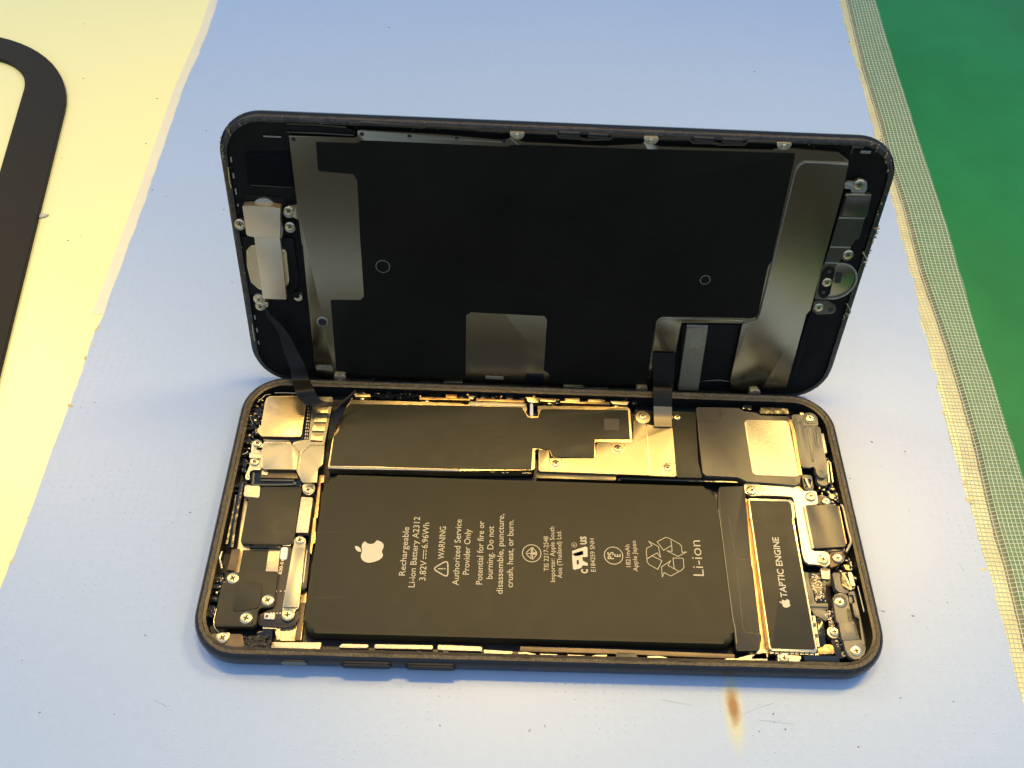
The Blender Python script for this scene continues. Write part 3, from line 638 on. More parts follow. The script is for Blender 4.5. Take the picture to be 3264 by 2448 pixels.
# square dark sticker on the tray
plate("dark_sticker", [(-62.46,-10.05),(-57.19,-9.89),(-57.04,-14.94),(-62.41,-15.1)], 3.38, 3.46, FILM, PH, r=.05, bev=0)
# olive lower-left cover with three screws
OC = plate("side_cover", [(-64.36,-15.92),(-61.91,-15.66),(-61.28,-15.35),(-54.17,-15.28),(-54.03,-16.17),(-53.9,-19.83),(-53.73,-22.92),(-56.33,-23.05),(-56.77,-23.59),(-56.58,-26.39),(-57.06,-27.02),(-64.57,-27.14),(-64.92,-26.54),(-64.91,-18.16),(-64.06,-17.95),(-64.39,-16.67)], 3.6, 5.0, FILM, PH, r=.6, bev=.15)
plate("raised_panel", [(-61.5,-17.75),(-57.21,-17.95),(-56.87,-18.53),(-56.67,-21.42),(-56.86,-23.25),(-60.02,-23.87),(-61.64,-24.02),(-61.92,-20.5),(-61.99,-18.32)], 4.9, 5.2, FILM, OC, r=.5, bev=.12)
for q in [(-62.93,-17.05),(-55.14,-21.52),(-58.77,-25.34)]:
    disc("screw_well", q, 1.45, 4.9, 5.03, BLK, OC, bev=.0); screw(q, 5.06, PH, 1.22)
# brown flex circuit with printed legend
FX_ = plate("flex_circuit", [(-54.69,-9.51),(-53.53,-9.28),(-52.35,-9.43),(-49.7,-17.21),(-49.02,-18.85),(-48.58,-24.76),(-49.33,-26.45),(-51.63,-26.77),(-56.2,-26.47),(-56.8,-24.47),(-53.96,-22.79),(-54.26,-16.24)], 3.4, 4.3, PCB, PH, r=.5)
plate("white_pad", [(-54.48,-9.61),(-53.02,-9.56),(-52.88,-12.44),(-54.34,-12.37)], 4.2, 4.45, WHITE, FX_, r=.5)
q = [(-53.51,-15.58),(-53.46,-12.46)]; lettering("820-01", q[0], q[1], .62, 4.33, GOLDB, FX_, .01, snap=False)
bm = bmesh.new()
for (x0, y0, x1, y1, n) in ((-50.4, -11.5, -51.8, -18.8, 13), (-49.7, -11.2, -51.0, -17.5, 12), (-56.8, -20.0, -56.9, -22.6, 4), (-55.8, -19.8, -55.9, -22.6, 4), (-54.2, -23.9, -51.8, -23.9, 5), (-53.9, -19.3, -51.4, -19.2, 4)):
    for k in range(n):
        t = k/max(1, n-1); x = x0+(x1-x0)*t+rnd.gauss(0, .05); y = y0+(y1-y0)*t
        prism_bm(bm, [(x-.14, y-.1), (x+.14, y-.1), (x+.14, y+.1), (x-.14, y+.1)], 4.3, 4.45, 0)
fin("solder_dots", bm, SILV, FX_, kind='stuff')
CH = plate("silver_chip", [(-55.39,-24.09),(-53.31,-24.06),(-53.27,-25.33),(-55.33,-25.28)], 4.2, 4.75, SILV, FX_, r=.1)
plate("chip_port", [(-55.09,-24.45),(-54.62,-24.44),(-54.63,-25.0),(-55.1,-24.98)], 4.7, 4.78, BLK, CH, r=.1, bev=0)
# battery connector bracket
BC = plate("connector_bar", [(-51.82,-9.45),(-51.93,-8.09),(-51.47,-7.26),(-50.29,-7.18),(-49.5,-7.98),(-49.41,-9.53),(-48.77,-22.88),(-49.45,-23.43),(-49.48,-24.88),(-50.13,-25.6),(-51.04,-25.66),(-51.82,-24.95),(-52.0,-22.97),(-51.93,-9.61)], 4.3, 4.9, OLIVE, PH, r=.5, bev=.1)
plate("raised_bar", [(-51.83,-9.9),(-49.45,-9.82),(-49.01,-22.9),(-51.88,-22.92)], 4.8, 5.3, OLIVE, BC, r=.15, bev=.15)
for q, z_, r_ in zip([(-50.73,-8.1),(-50.74,-24.48)], (5.0, 5.0), (1.0, 1.2)): screw(q, z_, PH, r_)
plate("battery_connector", [(-49.43,-10.12),(-48.32,-10.51),(-47.95,-18.49),(-48.71,-18.97),(-49.55,-17.89),(-49.66,-13.61)], 2.5, 4.6, BLK, PH, r=.2)
strip("connector_edge", [(-49.03,-10.24),(-48.73,-17.4)], .3, 4.2, 4.8, STEELD, PH)
# corner screw with gold lug, wire, foam block
plate("gold_lug", [(-63.76,-28.54),(-61.57,-28.31),(-61.34,-28.48),(-61.44,-29.84),(-62.46,-30.55),(-63.49,-29.9),(-63.95,-29.23)], 3, 4.9, GOLD, PH, r=.8)
c_, = [(-62.6,-29.44)]; screw(c_, 5.05, PH, 1.15)
tube("thin_wire", [(x, y, 5.2) for x, y in catmull([(-64.87,-23.64),(-64.91,-24.7),(-64.93,-26.1),(-64.46,-27.47),(-63.43,-28.47)], 5)], .09, SCR, PH)
plate("corner_shelf", [(-66.1,-28.91),(-64.04,-28.51),(-58.9,-28.54),(-57.98,-31.74),(-58.84,-32.44),(-62.19,-32.02),(-64.7,-30.91)], 2.5, 4.8, BROWN, PH, r=.6)
bm = bmesh.new()
fp = [(-58.56,-29.16),(-53.55,-28.51),(-52.79,-33.05),(-58.31,-33.19)]
for k in range(150):
    a, b_ = rnd.random(), rnd.random(); x = (fp[0][0]*(1-a)+fp[1][0]*a)*(1-b_)+(fp[3][0]*(1-a)+fp[2][0]*a)*b_; y = (fp[0][1]*(1-a)+fp[1][1]*a)*(1-b_)+(fp[3][1]*(1-a)+fp[2][1]*a)*b_
    q = bmesh.ops.create_icosphere(bm, subdivisions=1, radius=rnd.uniform(.18, .42))['verts']
    for v in q: v.co = v.co+Vector((x, y, 4.9+rnd.gauss(0, .1)))+Vector((rnd.gauss(0, .04),)*3)
fin("foam_block", bm, FOAM, PH)
plate("black_bracket", [(-56.45,-27.81),(-53.38,-27.21),(-53.15,-29.1),(-53.56,-31.15),(-54.9,-31.01),(-55.94,-28.83)], 2.5, 4.4, BLKG, PH, r=.6)

bm = bmesh.new(); bm2 = bmesh.new()
def clutter(poly, n, zt):
    xs = [p[0] for p in poly]; ysx = [p[1] for p in poly]
    def inside(x, y):
        c = False; j = len(poly)-1
        for i in range(len(poly)):
            if (poly[i][1] > y) != (poly[j][1] > y) and x < (poly[j][0]-poly[i][0])*(y-poly[i][1])/(poly[j][1]-poly[i][1])+poly[i][0]: c = not c
            j = i
        return c
    k = 0
    while k < n:
        x, y = rnd.uniform(min(xs), max(xs)), rnd.uniform(min(ysx), max(ysx))
        if not inside(x, y): k += .1; continue
        k += 1; t = bm if rnd.random() < .82 else bm2; sc_ = 1 if t is bm else .35
        w_, h_ = rnd.uniform(.25, .9)*sc_, rnd.uniform(.15, .7)*sc_; a = rnd.choice((0, .1, -.1, .4)); z = zt-rnd.random()*1.2
        q = [(x+u*math.cos(a)-v*math.sin(a), y+u*math.sin(a)+v*math.cos(a)) for u, v in ((-w_, -h_), (w_, -h_), (w_, h_), (-w_, h_))]
        prism_bm(t, q, 1.4, z, min(.1, h_*.4))
clutter([(-66.84,26.85),(-64.48,29.12),(-64.08,27.93),(-63.88,19.91),(-64.36,17.15),(-65.18,15.31),(-65.16,13.08),(-65.67,8.68),(-66.2,6.51),(-66.25,10.84),(-66.75,19.8)], 90, 4.3)
clutter([(-67.08,5.37),(-65.13,5.44),(-64.64,2.79),(-64.91,2.23),(-66.48,2.17)], 14, 4.0)
clutter([(-66.79,-15.46),(-64.86,-15.58),(-65.0,-18.36),(-65.83,-20.21),(-65.76,-23.09),(-66.28,-24.69),(-66.65,-22.04)], 30, 4.0)
clutter([(65.6,27.7),(66.46,25.82),(66.99,20.19),(66.18,10.04),(66.69,6.81),(65.11,4.62),(62.75,6.24),(61.7,8.79),(64.92,11.53),(65.3,15.56),(65.23,22.46)], 40, 4.2)
clutter([(64.28,7.27),(66.58,9.24),(66.73,5.22),(64.71,4.63)], 22, 4.2)
clutter([(63.4,-9.93),(66.13,-9.07),(66.5,-12.54),(64.77,-15.63),(63.53,-16.41),(63.58,-12.63)], 26, 4.4)
clutter([(65.21,-7.33),(66.46,-7.49),(66.46,-11.0),(64.76,-9.5)], 12, 4.2)
clutter([(-45.38,30.52),(-2.94,31.28),(-1.93,30.47),(-15.98,30.01),(-45.24,29.3)], 90, 4.6)
clutter([(-4.08,31.11),(23.22,31.13),(22.32,29.74),(17.05,29.53),(-3.07,29.44)], 50, 4.6)
fin("dark_fittings", bm, BLKG, PH, kind='stuff'); fin("bright_contacts", bm2, GOLD, PH, kind='stuff')
for q in ([(-65.53,26.35),(-64.13,28.45),(-63.0,28.74)], [(-62.08,29.14),(-59.44,29.25),(-56.77,29.22)], [(-66.8,22.89),(-66.03,21.29),(-65.58,20.38)], [(-66.39,12.23),(-65.54,12.7),(-65.43,13.15)]):
    tube("thin_spring", [(x, y, 4.9) for x, y in q], .12, SCR, PH)

# ---- logic board: gold shield frame, dark film on top
plate("board_shield", [(-44.52,28.01),(-31.81,28.19),(-18.2,28.19),(-18.09,27.83),(-16.8,27.89),(-16.73,28.81),(-3.46,28.86),(-3.15,26.99),(-3.64,26.25),(-2.79,25.14),(-0.51,25.19),(-0.77,28.17),(20.38,28.71),(21.0,28.16),(21.03,18.83),(12.33,18.69),(12.54,14.5),(2.51,14.24),(1.96,16.02),(-1.32,16.35),(-1.43,11.11),(-2.2,10.75),(-17.98,9.96),(-30.32,9.84),(-36.56,9.83),(-47.27,9.66),(-47.2,18.01)], 2.2, 4.6, GOLD, PH, r=.25, bev=.15)
LB = plate("board_film", [(-44.27,26.86),(-33.69,27.1),(-18.07,27.37),(-4.26,27.52),(-4.29,27.33),(-3.93,26.62),(-3.09,24.94),(-2.2,24.59),(-0.62,24.85),(-0.07,26.77),(0.39,27.23),(19.99,27.7),(20.49,27.6),(20.48,19.71),(12.38,19.44),(12.03,14.33),(2.54,14.33),(2.06,16.11),(-1.24,16.53),(-1.91,16.55),(-2.21,10.84),(-15.26,10.58),(-18.09,10.48),(-32.24,10.4),(-36.61,10.5),(-46.91,10.24),(-46.94,17.93),(-46.0,19.33),(-46.05,24.46)], 4.5, 4.75, FILM, PH, r=.2, bev=.06)
strip("bright_edge", [(-16.61,28.08),(-9.94,28.18),(-3.76,28.19)], .75, 4.3, 4.74, GOLDB, PH)
tube("gold_rail", [(x, y, 4.6) for x, y in [(-47.19,9.73),(-43.46,9.69),(-30.33,9.91),(-18.08,10.07)]], .28, GOLDB, PH)
plate("faded_square", [(14.76,25.09),(18.34,25.16),(18.12,21.99),(14.65,21.95)], 4.74, 4.765, mat("faded_mark", (.055, .044, .028), .5), LB, r=.05, bev=0)
bm = bmesh.new()
for q in [(-43.26,14.78),(-42.33,14.97),(-41.85,14.94),(-42.63,14.29),(-42.07,14.35)]:
    prism_bm(bm, [(q[0]-.3, q[1]-.1), (q[0]+.3, q[1]-.06), (q[0]+.3, q[1]+.1), (q[0]-.25, q[1]+.1)], 4.74, 4.78, 0)
fin("chipped_marks", bm, BLK, LB, kind='stuff')
plate("notch_pin", [(-2.48,28.72),(-2.18,29.15),(-1.78,28.75),(-1.72,25.39),(-2.48,25.36)], 3.4, 4.4, WHITE, PH, r=.25)
# ---- big gold connector cover
CV = plate("connector_cover", [(-0.51,16.2),(1.67,16.28),(1.9,14.44),(1.74,13.95),(12.34,14.34),(12.8,18.41),(21.16,18.68),(21.8,25.31),(24.46,24.04),(25.92,23.74),(30.3,23.8),(30.64,23.1),(30.32,10.22),(24.58,10.3),(24.49,10.36),(-0.54,10.55)], 3.6, 4.6, COVER, PH, r=.4, bev=.12)
strip("pressed_crease", [(21.97,25.47),(23.91,24.83),(24.59,23.8),(24.43,18.45),(24.43,10.39)], .22, 4.5, 4.66, SCR, CV)
for q, wd in (([(1.93,13.99),(1.92,12.65),(2.47,11.46),(3.33,11.2),(4.19,11.63),(4.6,12.75),(4.62,14.04)], .14), ([(16.12,18.36),(16.07,17.44),(16.49,16.21),(17.48,15.8),(18.63,16.29),(19.04,17.33),(19.1,18.36)], .14), ([(30.54,13.66),(28.32,13.62),(27.6,13.15),(27.17,10.38)], .2)):
    strip("pressed_rim", q, wd, 4.5, 4.66, SCR, CV)
for q, r_ in zip([(3.29,12.66),(17.56,17.22),(28.48,12.43)], (.9, .95, .95)): screw(q, 4.62, PH, r_)
c_, = [(23.84,25.76)]; disc("round_lug", c_, 1.75, 3.6, 4.85, COVER, PH); c_, = [(23.79,26.12)]; screw(c_, 4.9, PH, .95)
c_, = [(31.97,26.28)]; disc("round_lug", c_, 1.15, 3.6, 4.6, STEELD, PH); screw(c_, 4.7, PH, .85)
plate("lower_cover_lip", [(-0.88,10.49),(16.84,10.47),(16.77,9.12),(-0.93,9.18)], 2.4, 4.0, LIDKM, PH, r=.1)
strip("black_rail", [(17.22,9.17),(17.91,9.63),(33.44,9.6),(44.19,9.59)], .55, 2.4, 4.3, BLKG, PH)
bm = bmesh.new()
for q in [(-14.29,10.15),(-10.88,10.19),(-7.84,10.12),(-2.71,10.2),(-8.16,10.11),(-3.69,10.17)]:
    prism_bm(bm, [(q[0]-.5, q[1]-.07), (q[0]+.5, q[1]-.07), (q[0]+.5, q[1]+.07), (q[0]-.5, q[1]+.07)], 3.8, 4.2, 0)
fin("glint_pins", bm, STEELD, PH, kind='stuff')
# ---- rear edge clips (far long side)
for q in ([(-43.44,29.69),(-40.07,29.75),(-39.79,28.99),(-43.35,28.89)], [(-28.52,29.45),(-24.94,29.47),(-24.7,28.83),(-28.27,28.73)], [(-25.93,29.43),(-16.56,29.5),(-16.54,28.97),(-25.89,28.78)], [(-22.29,30.42),(-19.7,30.4),(-19.7,29.31),(-22.23,29.28)], [(-17.09,30.26),(-15.39,30.21),(-15.96,29.29),(-16.72,29.43)],
          [(-15.17,29.6),(-3.96,29.5),(-3.86,28.94),(-15.14,28.92)], [(-3.58,30.45),(-1.74,30.28),(-2.11,30.39),(0.2,30.36),(-0.71,28.99),(-2.91,29.02),(-3.42,30.34)], [(5.82,30.47),(9.24,30.56),(9.22,29.64),(5.8,29.59)], [(11.25,30.4),(14.68,30.47),(14.6,29.61),(11.22,29.52)],
          [(4.73,29.66),(15.99,29.75),(16.47,29.16),(15.76,29.13),(4.52,29.21)], [(-0.09,30.19),(3.83,30.23),(3.42,29.36),(-0.09,29.41)], [(16.31,30.13),(20.95,30.12),(20.38,29.08),(16.98,29.31)]):
    plate("edge_clip", q, 3.2, 4.8+.03*rnd.random(), rnd.choice((GOLD, STEEL, COPPER)), PH, r=.12)
bm = bmesh.new()
cl = [(-39.75,30.34),(-29.21,30.66),(-28.91,29.33),(-39.8,28.88)]
for k in range(46):
    a, b_ = rnd.random(), rnd.random(); x = cl[0][0]*(1-a)+cl[1][0]*a; y = cl[0][1]*(1-b_)+cl[3][1]*b_
    w_, h_ = rnd.uniform(.2, .9), rnd.uniform(.08, .25); prism_bm(bm, [(x-w_, y-h_), (x+w_, y-h_), (x+w_, y+h_), (x-w_, y+h_)], 3.6, 4.1+rnd.random()*.6, 0)
fin("button_mechanism", bm, BLKG, PH, kind='stuff')
for q in [(-41.73,28.54),(-26.66,28.43),(2.1,29.0),(17.94,28.79)]: disc("small_pin", q, .55, 3.6, 4.7, SCR, PH, bev=.2, sy=.6)
# ---- speaker module (upper right)
plate("antenna_pad", [(31.08,27.09),(33.56,27.79),(36.42,27.79),(35.57,14.29),(36.07,10.11),(30.57,10.02),(30.35,10.78),(30.73,23.28)], 3.4, 4.7, FILM, PH, r=.3)
SP = plate("speaker_module", [(36.63,28.86),(42.2,29.01),(47.15,29.04),(47.45,28.25),(50.81,27.79),(51.73,27.15),(58.37,27.08),(58.88,23.58),(58.35,10.84),(57.92,9.51),(57.0,8.61),(53.79,8.89),(45.81,9.25),(44.75,9.91),(43.74,10.27),(36.86,10.39),(36.18,11.14),(36.31,18.53)], 2.4, 5.2, FILM2, PH, r=.4, bev=.2)
plate("gold_plate", [(47.52,24.84),(48.17,25.65),(57.62,25.79),(57.99,25.25),(57.93,11.03),(57.16,10.82),(48.22,10.9),(47.44,11.48)], 5.15, 5.32, GOLDB, SP, r=.5, bev=.04)
strip("copper_edge", [(58.35,26.09),(58.78,23.07),(58.54,17.06),(58.41,11.25)], .7, 4.9, 5.28, COPPER, SP)
strip("film_cut", [(42.19,28.97),(42.05,26.22),(41.75,25.37),(41.2,24.99),(36.51,25.0)], .2, 5.15, 5.225, BLK, SP, bev=0)
plate("rubber_bump", [(47.96,30.11),(50.08,30.03),(49.77,28.6),(47.65,29.05)], 4, 5.0, BLKG, PH, r=.3)
plate("speaker_mesh", [(52.26,29.9),(58.76,29.82),(58.74,28.26),(51.82,28.08)], 3.6, 4.6, mat("mesh_metal", (.02, .018, .012), .3, .8, col2=(.28, .25, .17), vscale=900, bump=1, bscale=1400), PH, r=.15)
plate("corner_gold", [(61.55,28.87),(62.45,28.79),(62.25,28.25),(61.41,28.31)], 3.6, 4.5, GOLDB, PH, r=.05)
# ---- grey embossed bracket
plate("dark_backing", [(59.32,28.03),(62.14,28.14),(64.1,28.89),(65.31,27.73),(65.22,25.1),(61.82,25.2),(58.82,13.8),(59.03,25.33)], 2.8, 4.7, GREY, PH, r=.6)
GB = plate("grey_bracket", [(59.49,26.64),(61.17,26.77),(61.86,25.54),(62.54,24.85),(64.83,24.77),(65.28,24.13),(65.05,18.31),(65.01,14.01),(64.79,12.23),(64.01,10.99),(62.82,10.84),(62.2,11.69),(62.06,13.24),(61.64,13.89),(61.26,13.39),(59.03,13.46),(59.1,18.31)], 4.5, 5.1, GREY, PH, r=.5, bev=.15)
for q in ([(61.62,24.39),(62.29,24.18),(62.16,19.05),(61.9,14.96)], [(64.46,23.98),(64.27,21.91),(63.97,19.01)]): strip("embossed_rib", q, .5, 5.0, 5.22, GREY, GB, bev=.12)
for q in ([(61.28,24.14),(61.79,24.76),(63.18,24.69),(63.77,23.3),(63.44,19.56)],): strip("embossed_rib", q, .22, 5.0, 5.18, GREY, GB, bev=.06)
for q in [(60.63,25.42),(63.41,12.44)]: disc("bracket_hole", q, .5, 5.0, 5.108, BLK, GB, bev=0)
c_, = [(63.41,27.1)]; disc("screw_seat", c_, 1.6, 4.4, 4.85, GREY, PH); screw(c_, 5.0, PH, 1.1)
plate("lower_tongue", [(62.35,11.94),(65.36,11.61),(65.27,10.17),(64.15,9.37),(62.78,9.28),(62.27,10.18)], 3, 4.3, GREY, PH, r=.8)
plate("side_tab", [(65.61,23.24),(66.13,23.38),(65.99,17.92),(65.37,17.78)], 3, 4.3, STEELD, PH, r=.2)
for q in ([(65.41,15.22),(64.77,9.88)], [(66.02,15.35),(65.65,10.01)]): strip("gold_contact", q, .32, 3, 4.7, GOLD, PH)
plate("lens_bezel", [(58.86,11.75),(61.14,11.72),(61.0,8.33),(60.47,7.83),(58.83,7.99)], 3, 4.6, GREY, PH, r=.5)
plate("lens_glass", [(58.94,10.59),(59.31,10.82),(60.55,10.76),(60.9,10.33),(60.52,8.69),(59.92,8.34),(58.97,8.42)], 4.5, 4.75, BLKG, PH, r=.4, bev=.12)
# ---- bright gold bracket around the vibration motor
GBK = plate("gold_bracket", [(45.48,9.07),(48.46,9.09),(49.21,8.77),(57.04,8.75),(58.76,7.6),(61.48,7.82),(61.37,4.44),(58.23,4.08),(58.34,1.01),(58.57,1.01),(57.82,-7.01),(60.95,-6.97),(61.56,-7.78),(60.94,-10.05),(60.04,-10.75),(59.15,-10.2),(58.2,-9.94),(56.73,-9.98),(55.85,-9.33),(55.67,-7.77),(55.89,0.92),(55.89,0.92),(56.07,5.53),(55.65,6.2),(50.14,6.29),(46.3,6.04),(45.27,6.87)], 3.6, 4.5, mat("pale_gold", (.70, .65, .50), .42, .9, var=.04, vscale=300, bump=.15, bscale=2500), PH, r=.5, bev=.1)
strip("bracket_fold", [(49.16,8.72),(49.08,6.24)], .25, 4.4, 4.58, GOLD, GBK)
plate("copper_tab", [(57.63,8.87),(58.63,7.78),(58.37,7.59),(57.3,8.42)], 3.6, 4.55, COPPER, PH, r=.1)
plate("brown_mount", [(61.75,6.87),(63.36,6.59),(64.47,5.57),(64.27,4.5),(61.41,4.41)], 3.2, 4.4, BROWN, PH, r=.4)
plate("brown_mount", [(61.61,-7.53),(62.09,-6.93),(64.52,-6.75),(64.99,-7.63),(64.2,-9.22),(62.58,-10.05),(60.96,-10.87)], 3.2, 4.4, BROWN, PH, r=.6)
for q, r_ in zip([(46.84,7.24),(59.91,6.19),(63.14,5.13),(59.8,-8.96),(62.99,-8.51)], (1.15, 1.15, .98, 1.2, 1.1)): screw(q, 4.8, PH, r_)
for q in [(47.05,7.25),(59.96,-9.11)]: disc("screw_collar", q, 1.4, 3.6, 4.62, GOLD, PH)
# ---- vibration motor
VM = plate("vibration_motor", [(45.72,5.13),(55.06,5.07),(55.71,4.45),(55.45,0.7),(55.07,0.69),(54.82,-28.43),(54.5,-29.21),(45.65,-29.05),(45.22,-28.51),(45.61,0.37),(45.48,0.37)], 2.0, 4.9, STEEL, PH, r=.25, bev=.15)
plate("motor_face", [(45.96,4.59),(54.57,4.57),(54.93,3.95),(54.84,0.63),(54.65,0.62),(54.47,-28.27),(54.14,-28.65),(45.86,-28.62),(45.49,-28.28),(45.88,0.33)], 4.8, 5.02, FILM, VM, r=.2, bev=.03)
q = [(50.59,-17.88),(50.89,-4.24)]; lettering("TAPTIC ENGINE", q[0], q[1], 1.35, 5.04, PRINTW, VM, .012, snap=False)
ca_ = [(50.08,-19.04)][0]
bx = sum(p_[0] for p_ in APB)/len(APB); by = sum(p_[1] for p_ in APB)/len(APB)
sc_ = .36
flat("fruit_logo", [[(ca_[0]+(x-bx)*sc_, ca_[1]+(y-by)*sc_) for x, y in body], [(ca_[0]+(x-bx)*sc_, ca_[1]+(y-by)*sc_) for x, y in catmull(APL, 4, True)]], 5.04, PRINTW, VM)
strip("motor_tab", [(55.59,-21.36),(55.42,-24.77),(55.38,-27.93)], .62, 3, 4.5, GOLDB, VM)
for q in [(55.3,-23.35),(55.3,-25.6)]: plate("tab_notch", [(q[0]-.35, q[1]-.4), (q[0]+.35, q[1]-.4), (q[0]+.35, q[1]+.4), (q[0]-.35, q[1]+.4)], 4.4, 4.53, BLK, VM, r=.05, bev=0)
bm = bmesh.new()
for t in [k/9 for k in range(10)]:
    a_, b_ = [(45.75,-29.27),(54.8,-29.37)]; x, y = a_[0]+(b_[0]-a_[0])*t, a_[1]+(b_[1]-a_[1])*t
    prism_bm(bm, [(x-.38, y-.18), (x+.38, y-.18), (x+.38, y+.18), (x-.38, y+.18)], 3, 4.4, 0)
fin("motor_feet", bm, GOLDB, VM, kind='stuff')
plate("copper_strip", [(44.47,7.44),(45.09,7.03),(45.29,5.75),(45.84,5.56),(45.75,0.95),(46.04,0.96),(45.95,-6.76),(45.91,-23.16),(45.56,-28.29),(44.81,-30.36),(43.06,-30.08),(44.34,-25.87),(44.16,-24.99),(44.68,-11.1),(44.43,-10.34),(44.63,-9.55),(44.62,0.91),(44.43,0.9)], 1.6, 3.8, COPPER, PH, r=.2)
plate("gold_ledge", [(42.39,-29.65),(43.6,-28.41),(45.01,-28.72),(44.75,-30.43),(41.24,-30.52)], 1.6, 4.0, GOLDB, PH, r=.2)
q = [(46.86,-29.6),(51.62,-29.83),(50.67,-31.64),(46.65,-31.56)]; plate("motor_lug", q, 3, 4.4, GOLDB, PH, r=.2)
c_, = [(48.05,-30.31)]; screw(c_, 4.6, PH, 1.05)
# ---- right edge module
RM = plate("charging_module", [(58.37,3.8),(61.2,3.87),(64.32,4.16),(65.23,3.97),(65.35,3.12),(65.31,-5.53),(64.86,-5.94),(62.29,-6.22),(58.18,-6.52)], 2.6, 5.1, FILM2, PH, r=.35, bev=.2)
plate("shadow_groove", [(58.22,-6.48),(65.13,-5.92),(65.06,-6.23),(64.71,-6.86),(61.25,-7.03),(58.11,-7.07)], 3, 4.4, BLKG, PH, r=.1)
strip("gold_side", [(58.01,3.65),(58.0,-1.5),(58.07,-6.5)], .42, 4.2, 5.05, GOLDB, RM)
tube("gold_wire", [(x, y, 5.1) for x, y in catmull([(65.94,3.99),(66.33,3.87),(66.44,2.37),(66.41,-1.73),(66.48,-4.5),(66.1,-5.51),(64.93,-7.27)], 5)], .27, GOLDB, PH)
strip("copper_groove", [(65.61,3.83),(65.55,-0.44),(65.44,-5.23)], .2, 4.4, 5.06, COPPER, PH)
plate("gold_chip", [(64.34,7.05),(65.33,6.93),(65.06,5.88),(64.21,6.05)], 3.6, 4.6, GOLD, PH, r=.05)
# lower right
plate("gold_clip", [(58.95,-10.98),(60.91,-10.96),(60.55,-13.27),(58.82,-13.21)], 3.2, 4.5, GOLDB, PH, r=.1)
strip("clip_gap", [(59.13,-11.21),(60.77,-11.2)], .4, 4.45, 4.53, BROWN, PH, bev=0)
plate("grey_board", [(55.45,-11.59),(56.6,-11.75),(56.34,-13.67),(56.66,-15.36),(56.54,-17.98),(56.99,-18.43),(59.15,-18.27),(59.05,-19.75),(55.33,-20.22)], 2.4, 3.9, GREY, PH, r=.2)
plate("black_board", [(56.43,-11.84),(58.87,-11.86),(59.65,-13.47),(58.91,-18.27),(57.02,-18.42),(56.7,-15.82),(56.32,-13.95)], 2.4, 4.1, PCBG, PH, r=.2)
bm = bmesh.new()
for k in range(80):
    a, b_ = rnd.random(), rnd.random(); A_ = [(56.45,-12.15),(58.63,-12.08),(58.77,-18.02),(56.8,-18.07)]; x = (A_[0][0]*(1-a)+A_[1][0]*a)*(1-b_)+(A_[3][0]*(1-a)+A_[2][0]*a)*b_; y = A_[0][1]*(1-b_)+A_[3][1]*b_
    w_ = rnd.uniform(.06, .2); prism_bm(bm, [(x-w_, y-.08), (x+w_, y-.08), (x+w_, y+.08), (x-w_, y+.08)], 4.1, 4.2, 0)
A_ = [(58.72,-20.69),(59.89,-20.81),(59.05,-22.82),(59.79,-27.29),(60.16,-29.04)]
for k in range(60):
    c_ = A_[rnd.choice((0, 1, 2, 3, 4))]; x, y = c_[0]+rnd.gauss(0, .5), c_[1]+rnd.gauss(0, .7)
    w_ = rnd.uniform(.06, .18); prism_bm(bm, [(x-w_, y-.08), (x+w_, y-.08), (x+w_, y+.08), (x-w_, y+.08)], 4.0, 4.12, 0)
fin("board_components", bm, SILV, PH, kind='stuff')
plate("grey_flex", [(55.24,-18.73),(59.18,-18.58),(59.03,-19.32),(55.32,-19.28)], 3, 4.2, GREY, PH, r=.1)
plate("grey_flex", [(55.58,-19.8),(58.48,-19.87),(58.67,-21.25),(58.13,-22.48),(57.11,-21.6),(55.88,-21.02)], 3, 4.05, GREY, PH, r=.4)
plate("black_block", [(55.86,-21.87),(56.85,-21.99),(57.22,-23.12),(56.88,-27.38),(55.77,-27.73),(55.86,-24.89)], 2.6, 4.6, BLKG, PH, r=.4)
plate("copper_flex", [(55.37,-27.79),(57.08,-27.19),(58.53,-27.27),(58.55,-29.03),(55.25,-29.19)], 2.4, 4.0, COPPER, PH, r=.3)
plate("side_board", [(59.05,-20.01),(60.2,-20.28),(60.5,-26.18),(60.63,-29.84),(58.88,-29.89),(58.53,-27.27),(58.32,-24.59)], 2.4, 4.0, PCBG, PH, r=.2)
c_, = [(58.92,-24.84)]; disc("screw_collar", c_, 1.25, 3.2, 4.5, GOLD, PH, bev=.15); screw((c_[0]+.2, c_[1]+.1), 4.75, PH, 1.0)
plate("grey_arm", [(61.09,-12.12),(62.87,-11.97),(62.5,-12.91),(62.44,-14.52),(62.78,-15.46),(63.94,-16.03),(63.14,-16.63),(61.7,-16.28),(61.07,-15.67)], 3.6, 5.0, GREY, PH, r=.3, bev=.1)
MB = plate("grey_bracket_long", [(59.98,-17.86),(60.62,-17.02),(61.77,-16.56),(62.93,-16.73),(63.29,-17.53),(63.11,-19.87),(63.03,-22.74),(63.4,-22.73),(63.58,-26.42),(64.24,-26.4),(64.7,-28.08),(64.13,-29.26),(63.04,-30.27),(61.85,-30.48),(60.88,-29.93),(60.5,-28.63),(60.39,-26.65),(60.11,-26.62),(60.18,-22.85),(59.82,-22.74)], 4.2, 5.1, GREY, PH, r=.5, bev=.12)
plate("bracket_step", [(60.17,-22.86),(62.99,-22.78),(63.31,-26.46),(60.11,-26.65)], 5.0, 5.25, GREY, MB, r=.05, bev=.04)
strip("dark_slot", [(63.26,-23.13),(63.54,-26.41)], .45, 5.0, 5.27, BLK, MB, bev=0)
plate("dark_slot", [(62.42,-19.93),(63.1,-19.91),(63.11,-22.7),(62.22,-22.72)], 5.0, 5.12, BLK, MB, r=.1, bev=0)
